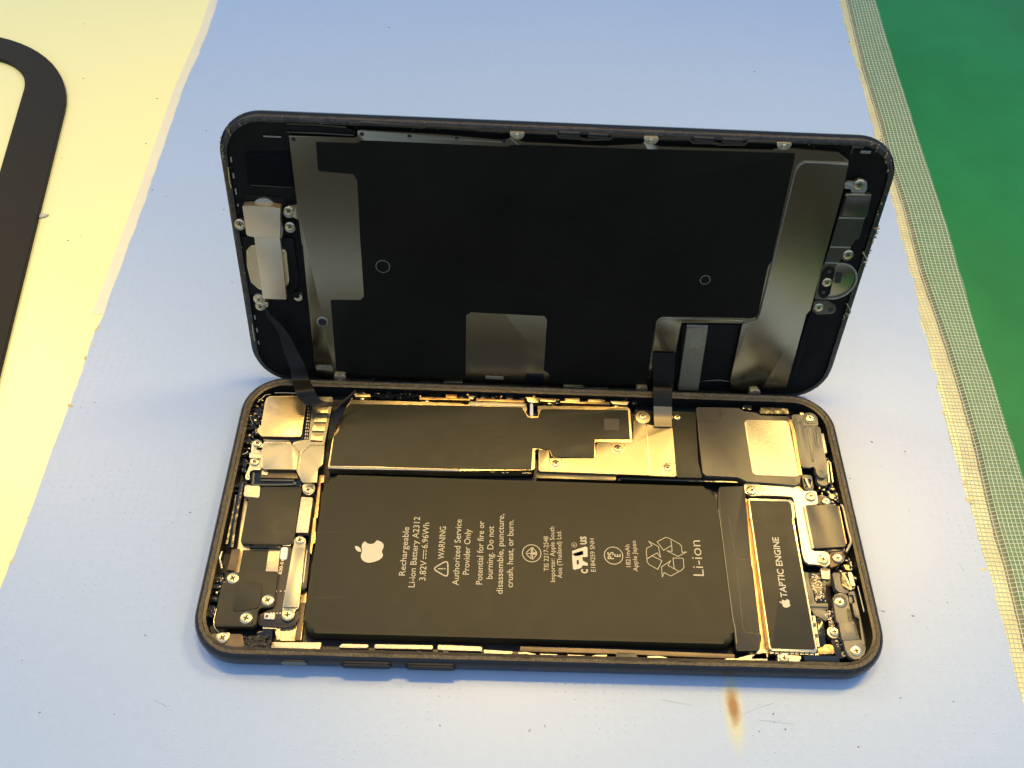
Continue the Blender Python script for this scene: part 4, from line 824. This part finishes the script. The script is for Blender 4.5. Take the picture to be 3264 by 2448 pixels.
plate("grey_strip", [(63.7,-16.22),(64.91,-15.95),(64.97,-21.77),(64.79,-27.6),(64.27,-26.44),(64.72,-21.77),(63.92,-21.49),(63.91,-18.72),(63.41,-18.58)], 3.6, 4.9, GREY, PH, r=.15)
strip("strip_gap", [(63.91,-21.38),(64.91,-21.39)], .25, 4.8, 4.92, BLK, PH, bev=0)
tube("black_hook", [(x, y, 5.0) for x, y in [(63.74,-17.01),(64.34,-16.99),(64.35,-18.4),(63.94,-18.56)]], .18, BLKG, PH)
for q, r_ in zip([(61.26,-18.58),(62.55,-28.72)], (1.1, 1.15)): screw(q, 5.2, PH, r_)
c_, = [(61.46,-18.39)]; disc("screw_well", c_, 1.45, 5.0, 5.13, BLK, PH, bev=0)
plate("microphone", [(62.64,-12.43),(63.25,-12.04),(64.41,-11.98),(65.28,-15.08),(64.78,-15.64),(64.05,-15.9),(62.96,-15.7),(62.55,-14.76)], 3.6, 5.2, BLKG, PH, r=.5, bev=.3)
plate("microphone_cap", [(64.22,-12.04),(65.11,-11.91),(65.21,-15.08),(64.28,-14.98)], 4.8, 5.35, GOLDB, PH, r=.1)
plate("copper_cap", [(63.86,-10.11),(64.63,-10.09),(65.09,-11.22),(64.24,-11.24)], 3.6, 4.9, COPPER, PH, r=.1)
tube("side_spring", [(x, y, 4.9) for x, y in [(65.89,-14.85),(65.94,-17.06),(66.03,-20.47)]], .16, STEELD, PH)
q = [(51.96,-30.58),(58.91,-30.58)]; tube("black_cylinder", [(q[0][0], q[0][1], 3.6), (q[0][0]+.6, q[0][1], 3.6), (q[1][0]-.6, q[1][1], 3.6), (q[1][0], q[1][1], 3.6)], 1.3, BLKG, PH)

# ================================================================ LID
LM = [[0.9999995, -4.71e-05, 0.0009537], [0.0009279, 0.2838197, -0.9588772], [-0.0002255, 0.9588777, 0.2838196]]; LO = [0.6476, 36.0023, 0.9154]
LD = thing("display_lid", "detached phone screen standing upright on the mat with its inner side showing", "phone screen")
LMAT = Matrix(((LM[0][0], LM[0][1], LM[0][2], LO[0]*S), (LM[1][0], LM[1][1], LM[1][2], LO[1]*S), (LM[2][0], LM[2][1], LM[2][2], LO[2]*S), (0, 0, 0, 1)))
LD.matrix_world = LMAT
HD, VD, RD, CV_ = 68.8, 33.3, 9.4, 33.3
bm = bmesh.new()
rows = loops(bm, [(1.3, -1.15, 0), (.5, -1.05, 0), (.1, -.6, 0), (0, 0, 0), (.25, .25, 0), (.5, .3, 0)], HD, VD, RD, cy=CV_)
bm.faces.new(rows[0][::-1]); fin("front_glass", bm, BLKG, LD)
bm = bmesh.new()
rows = loops(bm, [(.5, .3, 0), (.62, 1.1, 0), (1.15, 1.3, 0), (1.7, 1.25, 0), (1.8, .6, 1), (2.6, .3, 1)], HD, VD, RD, cy=CV_, jit=.03)
bm.faces.new(rows[-1]).material_index = 1; fin("screen_frame", bm, [LIPD, LIDK], LD)
crumbs("adhesive_crumbs", LD, HD, VD, RD, CV_, 1.25, 420, GLUE, .03, .13)
bm = bmesh.new()
cc = [(61.46,65.39),(62.91,65.1),(65.14,63.4),(66.41,60.89),(67.4,52.22),(68.18,47.11),(68.47,45.5),(-63.67,65.1),(-66.0,62.74),(-67.82,59.48),(-67.81,57.32),(67.86,46.61),(68.02,44.12),(68.04,39.43),(67.99,26.39),(67.19,24.95)]
for k in range(120):
    c_ = rnd.choice(cc); q = bmesh.ops.create_icosphere(bm, subdivisions=1, radius=rnd.uniform(.08, .24))['verts']
    o_ = Vector((c_[0]+rnd.gauss(0, .15), c_[1]+rnd.gauss(0, 1.0), 1.4+rnd.random()*.2))
    for v in q: v.co = v.co*rnd.uniform(.6, 1.3)+o_
fin("torn_adhesive", bm, GLUE, LD, smooth=False, kind='stuff')
# LCD back plate, graphite sheet, right shield
plate("screen_backplate", [(-54.14,62.48),(-41.16,62.61),(-40.64,62.84),(-40.54,64.04),(-40.02,64.31),(-36.77,64.24),(-23.4,63.99),(-11.5,63.33),(-10.51,63.96),(-7.44,63.14),(8.16,62.98),(15.69,63.76),(16.14,64.22),(19.31,63.38),(41.8,63.62),(42.61,63.84),(45.52,64.08),(55.23,63.67),(57.72,62.07),(58.0,60.81),(57.93,57.47),(58.67,26.72),(58.1,25.09),(58.47,4.11),(58.44,3.96),(52.8,3.33),(51.46,1.84),(45.64,1.99),(44.63,5.32),(44.21,22.07),(30.36,21.6),(30.22,12.99),(26.49,3.26),(20.26,3.0),(4.71,2.34),(4.67,2.85),(-4.01,2.49),(-39.69,3.37),(-49.24,4.1),(-49.67,2.43),(-54.01,2.43),(-53.94,18.44),(-53.75,38.14),(-53.89,38.13),(-53.98,43.97),(-55.24,44.67),(-55.5,47.24),(-53.97,47.6),(-54.02,53.02)], .6, 1.9, LIDM, LD, r=.25, bev=.08)
GS = plate("graphite_sheet", [(-48.86,61.44),(-41.13,61.49),(-40.53,61.69),(-39.84,62.11),(-36.86,62.17),(-11.0,62.04),(-10.33,62.4),(-7.64,62.59),(14.96,62.7),(46.6,63.15),(46.77,61.35),(47.28,38.65),(46.79,37.06),(47.22,24.81),(46.81,23.98),(45.93,23.58),(26.2,23.29),(25.11,22.83),(24.5,21.65),(24.78,3.65),(16.43,3.35),(1.67,2.98),(1.13,6.02),(-0.08,6.81),(-0.28,21.14),(-0.94,22.19),(-17.61,22.49),(-18.62,21.59),(-18.55,4.51),(-19.22,4.07),(-39.65,4.12),(-49.1,4.43),(-48.88,24.38),(-42.3,24.6),(-41.39,25.6),(-41.38,38.72),(-41.41,38.72),(-41.19,53.62),(-41.89,54.89),(-48.73,55.25),(-48.97,55.79)], 1.85, 2.02, GRAPH, LD, r=.25, bev=.03)
for q, sx_ in (([(-36.85,33.59)][0], 1.55), ([(33.73,33.19)][0], 1.15)):
    bm = bmesh.new(); ring_bm(bm, q, sx_-.12, sx_, 2.0, 2.08); fin("button_ring", bm, STEELD, GS)
    disc("round_bump", q, sx_-.16, 1.95, 2.12, GRAPH, GS, bev=.1)
plate("raised_shield", [(48.87,61.44),(57.74,61.34),(58.21,55.97),(58.44,35.59),(58.62,26.52),(58.01,25.35),(58.3,4.42),(58.24,4.4),(52.59,3.9),(52.23,2.71),(51.29,2.28),(45.48,2.43),(44.45,5.87),(44.12,22.33),(46.06,22.65),(47.17,23.39),(47.62,24.91),(47.51,37.27),(47.48,34.26),(47.46,59.51),(47.93,60.74)], 1.9, 2.3, LIDM2, LD, r=.4, bev=.12)
strip("shield_edge", [(57.7,61.49),(48.87,61.44),(48.0,60.74),(47.48,59.44),(47.48,34.26),(47.51,37.27),(47.62,24.91),(47.18,23.32),(46.06,22.62),(44.29,22.73)], .16, 1.9, 2.36, STEELD, LD, bev=.03)
plate("shield_tongue", [(24.47,21.66),(25.08,22.85),(26.18,23.24),(30.1,22.95),(30.28,21.79),(30.21,13.4),(25.0,13.35)], 1.8, 2.15, LIDM2, LD, r=.4, bev=.1)
strip("shield_edge", [(24.61,22.02),(25.27,22.86),(26.21,23.06),(30.1,22.9)], .15, 2.0, 2.24, STEELD, LD, bev=.03)
plate("shield_bar", [(26.18,23.24),(44.0,23.3),(44.16,22.5),(26.37,21.98)], 1.8, 2.12, LIDM2, LD, r=.1, bev=.06)
strip("shield_leg", [(24.94,12.84),(24.82,7.86),(25.14,3.28)], .8, 1.7, 1.98, LIDM2, LD)
TC = plate("display_connector", [(31.81,20.32),(36.57,20.71),(37.4,2.37),(32.57,2.3)], .5, 2.0, BOARD, LD, r=.1)
strip("connector_fold", [(31.65,20.85),(36.44,20.91)], .7, 1.2, 2.1, STEELD, TC)
plate("square_sticker", [(33.04,17.59),(35.5,17.6),(35.7,14.72),(33.09,14.9)], 1.98, 2.03, mat("label_sticker", (.25, .22, .14), .45, .2), TC, r=.05, bev=0)
plate("driver_board", [(30.8,20.67),(44.42,21.25),(44.98,5.05),(42.41,3.39),(37.76,1.62),(32.83,1.41)], .3, 1.2, LIDK, LD, r=.1)
strip("board_tear", [(38.03,4.65),(42.24,5.21),(44.68,4.8)], .2, 1.1, 1.35, GREY, LD)
plate("fold_patch", [(37.39,4.7),(42.26,5.03),(42.41,3.1),(37.65,1.99)], 1.0, 1.45, BLKG, LD, r=.1)
# centre metal patch details
disc("sensor_hole", [(-51.18,18.48)][0], 1.35, 1.85, 2.1, STEELD, LD); disc("sensor_hole", [(-51.18,18.48)][0], .95, 1.95, 2.125, BLK, LD, bev=0)
plate("bright_slot", fillet([(-13.84,4.57),(-9.52,4.51),(-9.49,3.66),(-13.81,3.72)], .3), 1.85, 2.0, EARM, LD, r=0, bev=0)
plate("black_square", [(-4.23,5.69),(-0.01,5.76),(0.1,2.8),(-4.16,2.69)], 1.85, 2.0, BLKG, LD, r=.15, bev=.02)
for q in [(-53.28,61.8),(-39.68,63.43),(-30.33,63.36),(-20.97,63.34),(-11.72,63.22),(-53.3,3.46),(-34.17,3.57),(-24.61,3.54),(-15.03,3.53),(-5.42,3.6),(54.33,3.36)]:
    disc("rivet_hole", q, .42, 1.85, 1.93, BLK, LD, bev=0)
strip("plate_crease", [(-36.82,63.08),(-23.4,63.14),(-11.93,62.92)], .12, 1.85, 1.95, STEELD, LD, bev=0)
plate("inner_panel", [(-53.87,6.08),(-50.28,6.1),(-49.64,5.38),(-49.75,2.59),(-53.89,2.55)], 1.85, 1.98, LIDM2, LD, r=.3, bev=.03)
# dark step rails along the top edge
for q, wd in (([(-54.4,64.62),(-48.74,64.69),(-42.77,64.43)], .25), ([(-54.58,62.96),(-48.89,63.03),(-41.37,62.86)], .25)): strip("dark_rail", q, wd, .3, 1.45, LIDKM, LD)
plate("dark_step", [(-54.49,64.33),(-42.66,64.22),(-40.86,63.6),(-41.24,62.79),(-54.56,62.93)], .3, 1.15, LIDK, LD, r=.2)
rail = [(-42.16,65.44),(-40.34,65.35),(-39.49,65.64),(-30.07,65.29),(-27.85,65.16),(-26.74,65.44),(-17.38,65.21),(-16.48,65.06),(-10.89,65.07),(-7.09,65.04),(-1.48,65.05),(-0.76,64.33),(3.53,64.23),(4.22,64.03),(9.37,64.41),(9.88,64.97),(9.67,64.52),(9.95,65.06),(15.87,65.05),(19.11,64.84),(25.02,65.0),(25.98,64.33),(30.22,64.43),(30.95,64.19),(36.36,64.42),(36.73,65.11),(42.35,65.12),(45.6,65.08)]
strip("edge_rail", rail, .45, .6, 1.75, LIDKM, LD)
for q in ([(-0.77,65.03),(3.34,65.02)], [(4.92,64.97),(8.97,64.9)], [(25.92,65.12),(29.99,65.11)], [(31.62,65.06),(35.79,65.01)]):
    strip("latch_slot", q, .95, .6, 1.7, LIDKM, LD, bev=.15); strip("slot_opening", q, .35, 1.5, 1.73, BLK, LD, bev=0)
for q in [(-9.1,64.95),(17.4,65.02),(43.9,65.01)]:
    CL = plate("edge_lug", [(q[0]-1.5, q[1]+.3), (q[0]+1.5, q[1]+.3), (q[0]+1.35, q[1]-.4), (q[0]+.75, q[1]-1.1), (q[0]-.75, q[1]-1.1), (q[0]-1.35, q[1]-.4)], .8, 2.4, COVER, LD, r=.5, bev=.4)
    disc("lug_boss", (q[0], q[1]-.25), .5, 2.2, 2.7, SCR, LD, bev=.3)
for q in [(-48.28,1.98),(23.72,1.25),(50.95,1.3)]:
    plate("edge_lug", [(q[0]-1.3, q[1]+2.2), (q[0]+1.3, q[1]+2.2), (q[0]+1.35, q[1]-.3), (q[0]+.7, q[1]-1.15), (q[0]-.7, q[1]-1.15), (q[0]-1.35, q[1]-.3)], 1.2, 2.9, EARM, LD, r=.7, bev=.3)
    disc("lug_boss", (q[0], q[1]-.1), .8, 2.8, 3.4, EARM, LD, bev=.4)
for q in ([(-23.78,2.55),(-19.19,2.58),(-19.22,1.03),(-19.98,0.48),(-23.24,0.51),(-23.92,1.1)], [(4.84,2.47),(9.56,2.28),(10.2,1.92),(15.7,2.15),(15.99,1.38),(15.46,0.57),(11.77,0.55),(10.79,0.06),(9.93,0.47),(5.81,0.56),(5.06,1.05)]):
    plate("bottom_latch", q, 1.4, 2.3, STEELD, LD, r=.25, bev=.12)
for q in ([(-22.97,1.67),(-19.99,1.65)], [(5.74,1.38),(9.43,1.4)], [(11.28,1.35),(14.97,1.32)]): strip("latch_slot", q, .55, 2.2, 2.33, BLK, LD, bev=0)
for q in ([(-46.84,1.68),(-40.78,1.42)], [(-29.52,1.62),(-24.1,1.58)], [(-18.94,1.62),(-7.23,1.6),(4.51,1.58)], [(16.28,1.28),(23.09,1.18)]): strip("bottom_rail", q, .28, .8, 1.65, GOLD, LD)
# earpiece group at the left
EB = plate("earpiece_cover", [(-65.07,47.23),(-63.64,47.45),(-58.77,47.37),(-57.32,47.1),(-58.12,39.97),(-63.55,40.1),(-65.11,40.48),(-65.09,41.89)], 1.0, 3.0, EARM, LD, r=.25, bev=.3)
plate("cover_tail", [(-63.63,40.13),(-58.21,39.96),(-58.24,38.45),(-58.53,24.64),(-63.69,24.62)], 1.4, 2.75, EARM, EB, r=.15, bev=.15)
plate("cover_lug", [(-57.9,43.66),(-57.64,43.57),(-57.46,41.68),(-57.93,39.73),(-58.33,39.82)], 1.0, 2.2, STEELD, EB, r=.1)
plate("earpiece_speaker", [(-64.89,37.4),(-63.41,37.67),(-57.73,36.67),(-57.43,36.06),(-57.63,29.02),(-58.17,27.46),(-62.68,25.73),(-64.64,26.53),(-66.1,28.22),(-66.39,32.31),(-66.0,36.11)], .4, 1.8, GOLD, LD, r=1.0, bev=.3)
disc("camera_disc", [(-60.95,45.88)][0], 2.6, .4, 1.5, STEELD, LD, bev=.3)
plate("camera_recess", [(-64.95,48.32),(-57.73,48.44),(-57.35,47.87),(-57.42,46.51),(-65.27,46.56)], .28, .7, LIDK, LD, r=.4)
plate("dark_pocket", [(-63.57,58.02),(-54.58,58.41),(-54.61,50.73),(-63.42,50.73),(-63.96,51.94)], .28, .55, mat("pocket_black", (.003, .003, .003), .6, 0, spec=.08), LD, r=.4, bev=.02)
strip("pocket_edge", [(-63.38,50.88),(-58.86,50.79),(-54.86,50.67)], .14, .3, .62, LIDKM, LD)
strip("pocket_edge", [(-59.53,61.59),(-56.0,61.56)], .28, .3, .62, STEELD, LD)
strip("pocket_edge", [(-64.77,48.37),(-57.74,48.34),(-57.35,47.87),(-57.38,46.51)], .14, .3, .62, LIDKM, LD)
for q in ([(-66.51,57.02),(-66.55,55.92)], [(-66.55,53.52),(-66.57,52.39)], [(-66.58,50.13),(-66.56,48.79)], [(-66.6,46.66),(-66.6,46.07)], [(-66.67,18.86),(-66.69,17.7)], [(-66.7,15.35),(-66.64,14.17)], [(-66.81,11.76),(-66.69,10.68)]):
    strip("frame_slit", q, .32, .3, .9, STEELD, LD)
for q in ([(-67.21,55.06),(-67.37,52.17),(-67.24,50.48)], [(-67.39,16.65),(-67.42,14.65),(-67.43,12.02)], [(-47.41,69.03),(-47.39,69.01)][:0]):
    if q: tube("edge_wire", [(x, y, 1.3) for x, y in q], .14, SCR, LD)
for q, r_ in zip([(-66.37,42.71),(-55.82,46.17),(-55.94,42.55)], (1.1, 1.05, 1.05)): screw(q, 2.2, LD, r_)
for q in [(-66.54,42.19),(-55.97,45.51),(-56.07,42.03)]: disc("screw_boss", q, 1.15, .4, 1.9, STEELD, LD)
q = [(-64.85,23.8),(-64.75,22.0)]; disc("screw_boss", q[0], 1.3, .4, 1.8, EARM, LD); disc("screw_boss", q[1], 1.2, .4, 1.8, EARM, LD); screw(q[0], 1.95, LD, 1.0); screw(q[1], 2.0, LD, 1.1)
plate("screw_tab", [(-64.84,23.05),(-63.05,23.01),(-63.1,21.76),(-64.01,21.38),(-64.81,21.01)], .6, 1.6, EARM, LD, r=.3)
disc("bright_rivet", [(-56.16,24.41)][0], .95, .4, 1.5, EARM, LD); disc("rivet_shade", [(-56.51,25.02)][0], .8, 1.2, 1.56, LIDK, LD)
plate("speaker_mount", [(-67.92,39.07),(-55.81,39.07),(-55.73,29.05),(-56.94,24.57),(-68.31,24.32),(-68.35,26.76),(-67.83,35.79)], .3, .95, LIDK, LD, r=.5)
# home button group at the right
HB = plate("home_bracket", [(58.96,54.97),(64.31,55.08),(64.38,54.23),(64.74,50.11),(64.42,49.49),(64.62,44.99),(63.84,44.44),(63.54,43.48),(63.33,42.53),(61.75,38.94),(61.52,38.5),(61.34,37.62),(61.3,36.31),(61.65,29.38),(58.82,29.37),(58.33,37.06),(58.77,38.7),(58.92,42.87),(58.95,49.46),(59.1,54.34)], 1.0, 2.3, LIDKM, LD, r=.2, bev=.12)
strip("bracket_highlight", [(58.96,54.75),(64.2,54.86)], .45, 2.0, 2.42, STEEL, HB)
for q in ([(58.93,49.54),(64.38,49.65)], [(58.93,42.62),(63.35,42.68)], [(58.79,38.77),(61.7,38.76)]): strip("bracket_highlight", q, .33, 2.1, 2.38, STEELD, HB)
plate("upper_tab", [(58.31,57.11),(58.95,57.53),(60.22,57.48),(60.95,58.09),(61.83,58.13),(62.82,57.5),(63.23,56.07),(63.05,54.99),(60.15,54.97),(60.13,55.84),(58.59,55.87)], 1.0, 1.8, STEELD, LD, r=.5)
plate("connector_box", [(59.21,54.49),(64.24,54.6),(64.7,50.16),(59.32,50.03)], 2.2, 2.6, LIDKM, HB, r=.15, bev=.1)
hc = [(62.73,33.65)][0]
bm = bmesh.new(); ring_bm(bm, hc, 4.35, 4.75, .4, 1.45, 40); fin("home_button_rim", bm, STEELD, LD)
disc("home_button_back", hc, 4.35, .4, 1.1, LIDM, LD)
plate("button_cutout", [(62.34,35.86),(63.59,35.86),(63.94,35.26),(64.06,33.04),(62.58,33.08)], 1.0, 1.13, BLK, LD, r=.4, bev=0)
plate("contact_pill", [(59.65,38.15),(61.35,37.46),(61.88,31.04),(61.07,29.64),(59.79,30.05),(59.07,31.38),(58.74,36.48)], 2.2, 2.45, LIDK, LD, r=.8, bev=.12)
for q in [(60.26,36.65),(60.33,31.38)]: disc("pill_dimple", q, .4, 2.4, 2.5, LIDKM, LD, bev=.05)
plate("lower_bracket", [(58.97,28.78),(61.79,28.9),(63.09,28.45),(64.29,27.62),(64.56,26.58),(64.25,25.52),(60.58,25.13),(59.33,26.01)], 1.2, 1.95, LIDKM, LD, r=.6, bev=.1)
disc("bracket_hole", [(63.32,26.65)][0], .6, 1.9, 1.97, BLK, LD, bev=0)
for q, z_, r_ in zip([(61.32,57.05),(63.17,41.04),(60.36,34.01),(60.4,27.13)], (2.0, 2.5, 2.6, 2.1), (1.15, 1.12, 1.1, 1.12)): screw(q, z_, LD, r_)
disc("screw_boss", [(63.27,40.71)][0], 1.35, .6, 2.35, LIDKM, LD)
for q in ([(66.47,41.41),(67.48,40.17),(67.97,39.33),(67.37,38.87)], [(66.51,28.32),(67.96,26.28),(67.68,25.1)]): tube("edge_spring", [(x, y, 1.7) for x, y in catmull(q, 4)], .16, SCR, LD)
strip("frame_latch", [(58.22,63.15),(58.17,64.59),(60.43,64.51)], .5, .3, 1.1, LIDKM, LD); strip("frame_latch", [(60.0,63.59),(62.08,63.57)], .6, .3, 1.1, STEELD, LD)
plate("foam_gasket", [(59.38,24.35),(59.76,24.37),(60.0,17.78),(60.7,14.9),(60.36,10.42),(60.59,6.88),(58.88,6.3)], .3, .8, LIDK, LD, r=.3)

# ---- flex cables joining screen and body (in the screen's own frame)
INV = LMAT.inverted()
def wl(u, v, n): return LMAT @ (Vector((u, v, n))*S)
def wb(x, y, z): return Vector((x, y, z))*S
def ribbon(name, pairs, m, parent, thick=.14, n=8):
    A_ = catmull([p[0] for p in pairs], n); B_ = catmull([p[1] for p in pairs], n)
    A_ = [INV @ Vector(a) for a in A_]; B_ = [INV @ Vector(b) for b in B_]
    bm = bmesh.new(); prev = None
    for i in range(len(A_)):
        j = min(i, len(A_)-2); d = (A_[j+1]-A_[j]+B_[j+1]-B_[j]); nn = d.cross(B_[i]-A_[i])
        nn = nn.normalized()*thick*S*.5 if nn.length > 1e-12 else Vector((0, 0, thick*S*.5))
        q = [bm.verts.new(A_[i]+nn), bm.verts.new(B_[i]+nn), bm.verts.new(B_[i]-nn), bm.verts.new(A_[i]-nn)]
        if prev:
            for k in range(4): bm.faces.new((prev[k], prev[(k+1) % 4], q[(k+1) % 4], q[k]))
        else: bm.faces.new(q[::-1])
        prev = q
    bm.faces.new(prev); bmesh.ops.recalc_face_normals(bm, faces=bm.faces)
    me = bpy.data.meshes.new(name); bm.to_mesh(me); bm.free()
    for p in me.polygons: p.use_smooth = True
    me.set_sharp_from_angle(angle=math.radians(50)); return link(name, me, m, parent)
def D2(p, n): return [wl(a, b, n) for a, b in p]
def B2(p, z): return [wb(a, b, z) for a, b in p]
ribbon("display_cable", [D2([(24.94,13.32),(30.09,13.39)], 2.4), D2([(25.42,8.99),(30.51,8.96)], 2.8), D2([(26.16,4.06),(30.85,4.0)], 3.6),
    D2([(25.58,5.77),(30.11,5.7)], 5.5), B2([(26.22,29.78),(30.66,29.77)], 7.2), B2([(26.41,27.74),(30.68,27.79)], 5.6), B2([(26.43,25.99),(30.69,26.04)], 5.0), B2([(26.29,23.27),(30.52,23.32)], 4.8)], CABLE, LD)
ribbon("cable_sheen", [B2([(26.32,28.12),(30.64,28.1)], 6.1), B2([(26.36,25.82),(30.59,25.85)], 5.25), B2([(26.25,23.19),(30.44,23.26)], 5.0)], CABLEL, LD)  # reflection on the flat cable end, put in as a paler ribbon
ribbon("sensor_cable", [D2([(-63.93,21.3),(-63.19,21.11)], 2.0), D2([(-63.3,19.53),(-62.31,19.81)], 2.4), D2([(-61.96,17.68),(-60.47,18.21)], 3.0), D2([(-60.93,15.57),(-58.71,15.66)], 3.6), D2([(-60.25,11.64),(-57.1,12.02)], 4.4),
    D2([(-59.05,8.3),(-55.52,8.45)], 5.4), D2([(-58.58,5.03),(-54.54,5.2)], 6.6), B2([(-56.17,26.22),(-51.95,26.87)], 10.5), B2([(-55.01,24.5),(-51.03,25.49)], 9.5), B2([(-53.19,23.56),(-50.0,24.86)], 8.6),
    B2([(-50.72,23.35),(-48.61,24.89)], 8.2), B2([(-47.88,23.65),(-46.88,24.91)], 8.2), B2([(-45.54,23.96),(-45.83,24.77)], 8.8), B2([(-43.7,25.36),(-44.04,25.82)], 9.6), B2([(-42.27,26.89),(-42.67,27.04)], 10.2)], CABLE, LD)
ribbon("sensor_cable_end", [B2([(-42.33,26.91),(-42.72,26.42)], 10.0), B2([(-43.77,25.11),(-45.56,23.98)], 8.6), B2([(-44.76,24.03),(-46.33,24.2)], 7.2), B2([(-45.78,21.76),(-47.78,23.08)], 6.0), B2([(-46.71,19.25),(-48.16,20.8)], 5.2), B2([(-47.25,17.14),(-48.17,16.87)], 4.9)], CABLE, LD)

# ================================================================ dust and chips
def specks(name, label, pts_, m, lo, hi, z, cat=None):
    bm = bmesh.new()
    for x, y in pts_:
        s_ = rnd.uniform(lo, hi); an = rnd.uniform(0, 3.1); k = rnd.choice((4, 5, 6)); el = rnd.uniform(1, 2.6)
        vs = []
        for j in range(k):
            a = 2*math.pi*j/k; u, v = math.cos(a)*s_*el*rnd.uniform(.7, 1.2), math.sin(a)*s_*rnd.uniform(.6, 1.1)
            vs.append((x+u*math.cos(an)-v*math.sin(an), y+u*math.sin(an)+v*math.cos(an)))
        try: prism_bm(bm, vs, z, z+s_*.5, 0)
        except ValueError: pass
    o = fin(name, bm, m, smooth=False, kind='stuff'); o['label'] = label
    return o
known = [(-82.45,155.1),(15.83,164.47),(71.77,167.19),(-115.18,119.54),(-95.32,41.29),(-79.49,-2.7),(-79.54,8.31),(-79.3,-27.71),(-81.28,-43.19),(-98.17,-44.4),(45.4,-40.15),(45.3,-41.71),(42.14,-43.46),(47.35,-42.96),(44.77,-47.26),(0.61,-43.47),(11.18,-43.7),(-2.33,-44.39),(86.43,-16.13),(71.51,-36.39),(78.2,-19.26),(60.99,-45.94),(90.39,-32.78),(72.15,-18.37),(79.07,23.8),(86.48,21.35),(88.56,19.56),(83.52,5.65),(79.92,17.18),(-99.06,126.46),(-107.32,84.09),(-108.62,100.04),(-104.52,27.65)]
pts_ = known+[(rnd.uniform(-105, 92), rnd.uniform(-60, 190)) for _ in range(40)]
DUSTM = mat("dust", (.16, .15, .15), .8)
specks("dust_specks", "tiny dark dust specks scattered over the blue mat", pts_, DUSTM, .05, .17, .5)
specks("table_specks", "tiny dust specks on the cream table", [(-149.81,178.11),(-141.96,149.41),(-137.67,112.46),(-110.4,146.93),(-117.16,141.03),(-126.32,79.92),(-123.42,81.49)], DUSTM, .08, .2, .0)
CHIPM = mat("chip_brown", (.45, .33, .12), .5, 0, col2=(.70, .60, .35), vscale=500)
specks("edge_chips", "torn brown chips along the edges of the blue mat", [(a+rnd.gauss(0, .4), b_+rnd.gauss(0, .6)) for a, b_ in [(-110.15,49.31),(-110.03,44.24),(-110.01,40.63),(-110.15,26.0),(-109.98,23.13),(-110.25,15.16),(-110.17,-2.22),(-109.98,-3.62),(-109.79,-5.34),(-109.89,-6.38),(-110.25,-7.76),(-110.34,-13.45),(-109.87,-21.13),(99.79,56.11),(100.01,53.14),(98.86,32.73),(97.95,14.1),(97.91,8.95),(97.58,3.56),(96.47,-6.58),(96.5,-8.17),(95.57,-31.36),(93.81,-41.77),(93.83,-44.04)]], CHIPM, .12, .5, .3)
SILVER = mat("pale_flake", (.42, .42, .36), .4, .2)
o = specks("loose_flake", "", [(-135.6,88.4)], SILVER, .9, 1.0, .02); o['label'] = "grey flake on the cream table beside the black frame"
# hair-thin fibres on the mat
bm = bmesh.new()
for q in ([(38.48,-40.93),(41.44,-39.49),(45.7,-38.06)], [(23.49,-37.86),(29.43,-38.95)], [(42.18,-41.32),(45.14,-41.64),(49.08,-42.03)], [(70.72,-16.72),(71.36,-18.17),(72.55,-18.57)], [(91.23,-6.87),(92.2,-8.79)], [(-74.51,-40.31),(-71.7,-41.62)]):
    tube_bm(bm, [(x, y, .53) for x, y in catmull(q, 4)], .014, 5)
o = fin("hair_fibres", bm, DUSTM, kind='stuff'); o['label'] = "hair-thin dark fibres lying on the blue mat"
bpy.context.view_layer.update()
